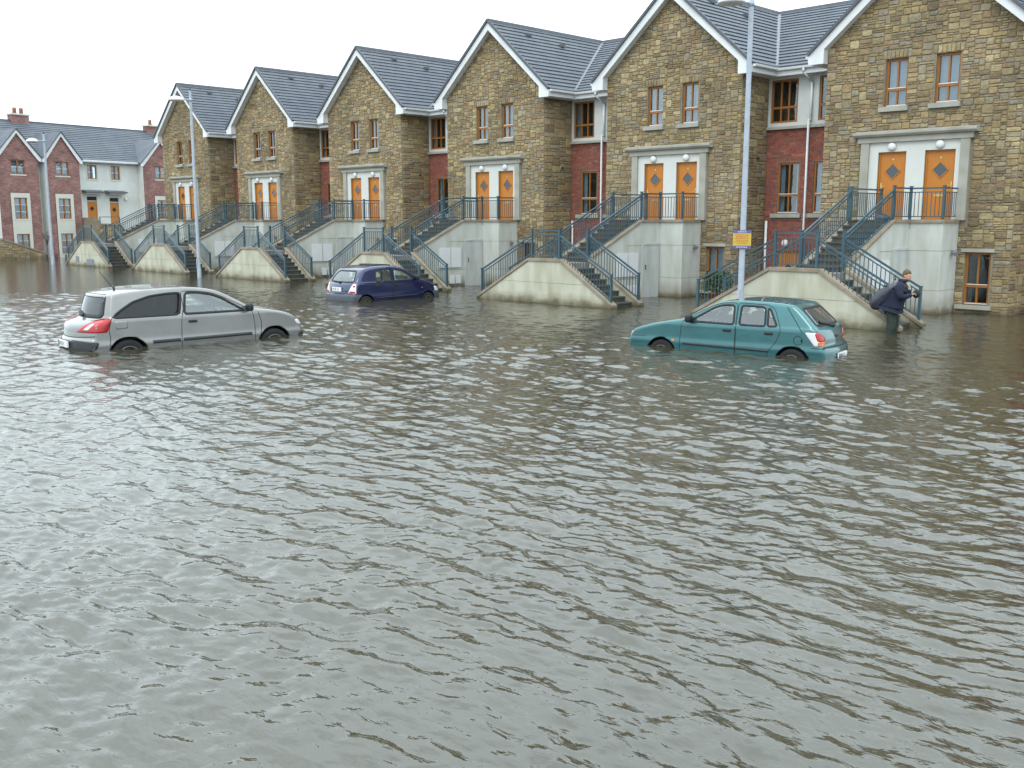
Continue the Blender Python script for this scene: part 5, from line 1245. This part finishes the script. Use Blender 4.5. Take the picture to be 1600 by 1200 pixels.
# ---------------------------------------------------------------- the brick and render terrace that closes the street
BU = Vector((-0.1594, 0.9872, 0)); BN = Vector((-0.9872, -0.1594, 0)); B0 = Vector((-80.83, 28.11, 0)); BROT = math.atan2(BU.y, BU.x)
plain('far_render', (0.60,0.61,0.58), 0.8, 0.06, 1.5, dirt=(0.3,0.3,0.26), dirt_amt=0.3, dscale=.6); plain('pale_trim', (0.52,0.52,0.46), 0.7, 0.06, 2); plain('chimney_pot', (0.30,0.13,0.09), 0.8, 0.1, 5)
def far_empty(name, u): 
    p = B0 + BU*u; o = empty(name, (p.x, p.y, 0)); o.rotation_euler = (0, 0, BROT); return o
# local frame of these: x along the front, y away from the viewer (into the building)
def far_window(root, x0, x1, z0, z1, y=0.0, rows=3, cur=.6, sill=True):
    f = MB(); t = .07; f.box(x0,x0+t,y-.03,y+.06,z0,z1); f.box(x1-t,x1,y-.03,y+.06,z0,z1); f.box(x0+t,x1-t,y-.03,y+.06,z0,z0+t); f.box(x0+t,x1-t,y-.03,y+.06,z1-t,z1); xm = (x0+x1)/2; f.box(xm-.045,xm+.045,y-.035,y+.06,z0+t,z1-t)
    o = f.build('window', M['frame_wood'], root)
    MB().box(x0+t,x1-t,y+.02,y+.03,z0+t,z1-t).build('pane', M['window_glass'], o)
    for i in range(1, rows): z = z0+(z1-z0)*i/rows; MB().box(x0+t,x1-t,y-.02,y+.015,z-.018,z+.018).build('glazing_bar', M['white_plastic'], o)
    MB().box(x0,x1,y+.45,y+.46,z0,z1).build('room', M['room_dark'], o)
    if cur > 0: MB().box(x0+t,x1-t,y+.10,y+.11,z1-(z1-z0)*cur,z1).build('curtain', M['curtain'], o)
    if sill: MB().box(x0-.1,x1+.1,y-.12,y+.03,z0-.10,z0-.005).build('window_sill', M['pale_trim'], root)
def brick_gable(u, w, label, cut=0):
    root = far_empty('brick_house', u); tag(root, label, 'house', 'red brick gables of the far terrace')
    EV, AP = 7.55, 9.35; hw = w/2
    holes = [(-.53,.53,6.15,7.22),(-.68,.68,-.3,4.70)]
    m = MB(); wall_grid(m, -hw, hw, -.7, EV, -.75, holes, .15); m.add([(-hw,-.75,EV),(hw,-.75,EV),(0,-.75,AP)], [(0,1,2)])
    m.build('wall', M['far_brick'], root)
    for s in (-1, 1): MB().add([(s*hw,-.75,-.7),(s*hw,3.2,-.7),(s*hw,3.2,EV),(s*hw,-.75,EV)], [(0,1,2,3) if s > 0 else (3,2,1,0)]).build('side_wall', M['far_render'], root)
    p = MB(); wall_grid(p, -.74, .74, -.4, 4.76, -.80, [(-.50,.50,2.85,4.42),(-.50,.50,.15,1.72)], .16); p.build('window_surround', M['pale_trim'], root)
    far_window(root, -.53,.53,6.15,7.22, -.66, 2, .8); far_window(root, -.50,.50,2.85,4.42, -.70, 3, .3); far_window(root, -.50,.50,.15,1.72, -.70, 3, .3)
    sl = (AP-EV)/hw; ov = hw+.22; ez = EV-.22*sl+.14; az = AP+.14
    rm = MB()
    for s in (-1, 1): rm.add([(0,-.92,az),(s*ov,-.92,ez),(s*ov,3.4,ez),(0,3.4,az),(0,-.92,az-.07),(s*ov,-.92,ez-.07),(s*ov,3.4,ez-.07),(0,3.4,az-.07)], [(0,1,2,3),(0,4,5,1),(1,5,6,2)])
    ro = rm.build('roof', M['roof_tile'], root)
    for s in (-1, 1):
        b = MB(); b.pxz([(0,az-.06),(s*ov,ez-.06),(s*ov,ez-.30),(s*(ov-.2),ez-.28),(0,az-.34)], -.90, -.84); b.build('bargeboard', M['white_paint'], root)
        v = MB(); v.bar((0,-.93,az+.01),(s*ov,-.93,ez+.01),.07,.07); v.build('verge', M['ridge_tile'], ro)
    return root
brick_gable(-.95, 3.15, 'red brick gable house with stacked pale window surrounds at the left edge')
brick_gable(2.55, 2.85, 'red brick gable house left of the white rendered houses in the far terrace')
brick_gable(11.35, 3.4, 'red brick gable house right of the white rendered houses, behind the stone row')

def far_terrace():
    root = far_empty('rendered_terrace', 6.8); tag(root, 'pale rendered terrace house pair with two orange doors and long slate roof', 'house')
    L0, L1 = -12.0, 9.0; EV = 7.45
    W_ = [(-1.72,-.90,6.02,7.12),(.36,1.16,6.02,7.12)]; Dr = [(-1.90,-1.03,2.4,4.62),(.10,.92,2.4,4.55)]
    m = MB(); wall_grid(m, L0, L1, -.7, EV, 0, W_+Dr, .18); m.build('wall', M['far_render'], root)
    for a, b, c, d in W_:
        far_window(root, a, b, c, d, .08, 2, 0.0); t = MB(); t.box(a-.1,a-.005,-.03,.02,c,d+.1); t.box(b+.005,b+.1,-.03,.02,c,d+.1); t.box(a-.005,b+.005,-.03,.02,d+.005,d+.1); t.build('window_trim', M['pale_trim'], root)
    for a, b, c, d in Dr:
        o = MB().box(a,b,.08,.13,c,d-.35).build('door', M['door_paint'], root); cx = (a+b)/2; s = .2; zc = d-.95
        MB().pxz([(cx-s,zc),(cx,zc-s),(cx+s,zc),(cx,zc+s)], .068, .0795).build('pane', M['room_dark'], o); MB().box(a,b,.09,.12,d-.345,d).build('fanlight', M['room_dark'], o); MB().box(a,b,.06,.089,d-.36,d-.31).build('transom', M['white_plastic'], o)
        cn = MB(); cn.pyz([(-.75,4.93),(-.75,5.0),(.0,5.15),(.0,4.95)], cx-.85, cx+.85); cn.build('door_canopy', M['ridge_tile'], root); MB().box(cx-.7,cx+.7,-.6,0,4.82,4.93).build('canopy_soffit', M['pale_trim'], root)
    MB().lathe([(.14,0),(.12,-.1),(.03,-.13)], (1.55,-.01,4.45), 'y', 14).build('door_lamp', M['lamp_globe'], root, True)
    # roof in courses
    RY, RZ = 4.6, 10.55; n = 18; um = MB(); um.add([(L0,-.3,EV+.0),(L1,-.3,EV+.0),(L1,RY,RZ-.06),(L0,RY,RZ-.06)], [(0,1,2,3)]); roof = um.build('roof', M['roof_underlay'], root)
    for i in range(n):
        t0, t1 = i/n, min(1,(i+1.12)/n); y0, y1 = -.35+(RY+.35)*t0, -.35+(RY+.35)*t1; z0, z1 = EV+.06+(RZ-EV-.06)*t0, EV+.06+(RZ-EV-.06)*t1
        q = MB(); strip(q, (L0,y0,z0),(L1,y0,z0),(L0,y1,z1),(L1,y1,z1),.045); q.build('tile_course', M['roof_tile'], roof)
    MB().box(L0,L1,RY-.12,RY+.12,RZ-.08,RZ+.07).build('ridge', M['ridge_tile'], roof)
    MB().add([(L0,RY,RZ),(L1,RY,RZ),(L1,RY+4.6,EV),(L0,RY+4.6,EV)], [(0,1,2,3)]).build('back_slope', M['roof_tile'], roof)
    MB().box(L0,L1,-.34,-.30,EV-.16,EV+.06).build('fascia', M['white_paint'], root); MB().box(L0,L1,-.46,-.341,EV-.10,EV+.0).build('gutter', M['white_plastic'], root)
    for cx, w, pots in ((-4.55,1.4,2),(7.45,1.05,1)):
        c = MB(); c.box(cx-w/2,cx+w/2,RY-.35,RY+.35,RZ-.9,RZ+.45); ch = c.build('chimney', M['far_brick'], roof); MB().box(cx-w/2-.08,cx+w/2+.08,RY-.43,RY+.43,RZ+.451,RZ+.57).build('chimney_cap', M['pale_trim'], roof)
        for i in range(pots): MB().lathe([(.17,0),(.14,.3),(.16,.32),(.14,.48)], (cx+(i-(pots-1)/2)*.55,RY,RZ+.571), n=12).build('chimney_pot', M['chimney_pot'], roof, True)
    pp = MB(); pp.tube((-2.62,-.08,EV-.1),(-2.62,-.08,-.5),.05); pp.tube((-5.45,-.08,EV-.1),(-5.45,-.08,-.5),.05); pp.build('downpipe', M['galvanised'], root)
far_terrace()

def far_steps(u, w, label):
    """stone-walled steps in front of the far doors"""
    root = far_empty('stone_steps', u); tag(root, label, 'staircase')
    c = MB(); c.pxz([(-w,-.7),(w,-.7),(w,1.2),(w-.9,2.35),(-w+.5,2.4),(-w+.3,2.9),(-w,2.95)], -2.3, -.02); c.build('wall', M['mortar'], root)
    def free(x, z): return z < (2.3 if x < w-.9 else 2.3-(x-w+.9)*1.28) 
    lay_stones(pack(-w, w, -.4, 2.4, free, 77, u=.13, w=.12), root, 78, 0, axis='y', off=-2.3)
    coping_strip(root, (-w+.5,-2.2,2.41), (w-.9,-2.2,2.36), .35, 'x', th=.09, n=2); coping_strip(root, (w-.9,-2.2,2.36), (w+.05,-2.2,1.15), .35, 'x', th=.09, n=2)
    for i in range(7):
        a = w-.9+i*.3; MB().box(a, a+.3, -2.0,-.1, -.6, 2.3-(i+1)*.33).build('step', M['step_stone'], root)
    for x in (-w+.5, w-.9): MB().box(x-.03,x+.03,-2.25,-2.19,2.5,3.0).build('post', M['rail_paint'], root)
    MB().bar((-w+.5,-2.22,3.0),(w-.9,-2.22,3.0),.05).build('handrail', M['rail_paint'], root)
    return root
far_steps(5.6, 1.55, 'rubble stone steps up to the two orange doors of the far terrace')

def sloping_wall():
    root = far_empty('stone_wall', -2.9); tag(root, 'low sloping rubble stone wall at the left edge before the brick gable', 'wall')
    MB().pxz([(-2,-.7),(2.6,-.7),(2.6,.25),(-.6,1.35),(-2,1.4)], -2.5, -2.2).build('core', M['mortar'], root)
    lay_stones(pack(-2, 2.6, -.4, 1.35, lambda x, z: z < (1.3 if x < -.6 else 1.3-(x+.6)*.34), 91, u=.13, w=.12), root, 92, 0, axis='y', off=-2.5)
    coping_strip(root, (-.6,-2.35,1.351), (2.65,-2.35,.25), .4, 'x', n=2)
sloping_wall()
def sapling():
    p = B0+BU*(-.6)+BN*(-3.4); root = empty('sapling', (p.x,p.y,-.5)); tag(root, 'thin bare sapling standing before the far brick terrace', 'tree')
    t = MB(); t.tube((0,0,0),(.02,0,1.7),.035,.025,8); t.build('trunk', M['bark'], root); r = random.Random(6); b = MB()
    for i in range(26):
        z = r.uniform(1.3,1.75); a = r.uniform(0,6.28); l = r.uniform(.5,1.2); p1 = Vector((.02,0,z)); p2 = p1+Vector((math.cos(a)*l*.4, math.sin(a)*l*.4, l*.9)); b.tube(p1,p2,.010,.004,5)
        for q in range(2): c = p1.lerp(p2, r.uniform(.4,.9)); b.tube(c, c+Vector((r.uniform(-.25,.25),r.uniform(-.25,.25),r.uniform(.1,.35))),.006,.003,4)
    b.build('branches', M['bark'], root)
sapling()
for i in range(3):
    p = B0+BU*(-1.6+i*.75)+BN*(-5.0); o = empty('cycle_hoop', (p.x,p.y,-.5), BROT+.9); tag(o, ('leftmost','middle','rightmost')[i]+' low dark hoop standing in the water at the far left', 'hoop', 'dark hoops at the far left')
    h = MB(); h.tube((-.28,0,0),(-.28,0,.72),.03); h.tube((-.28,0,.72),(.28,0,.72),.03); h.tube((.28,0,.72),(.28,0,0),.03); h.build('hoop_tube', M['black_plastic'], o)
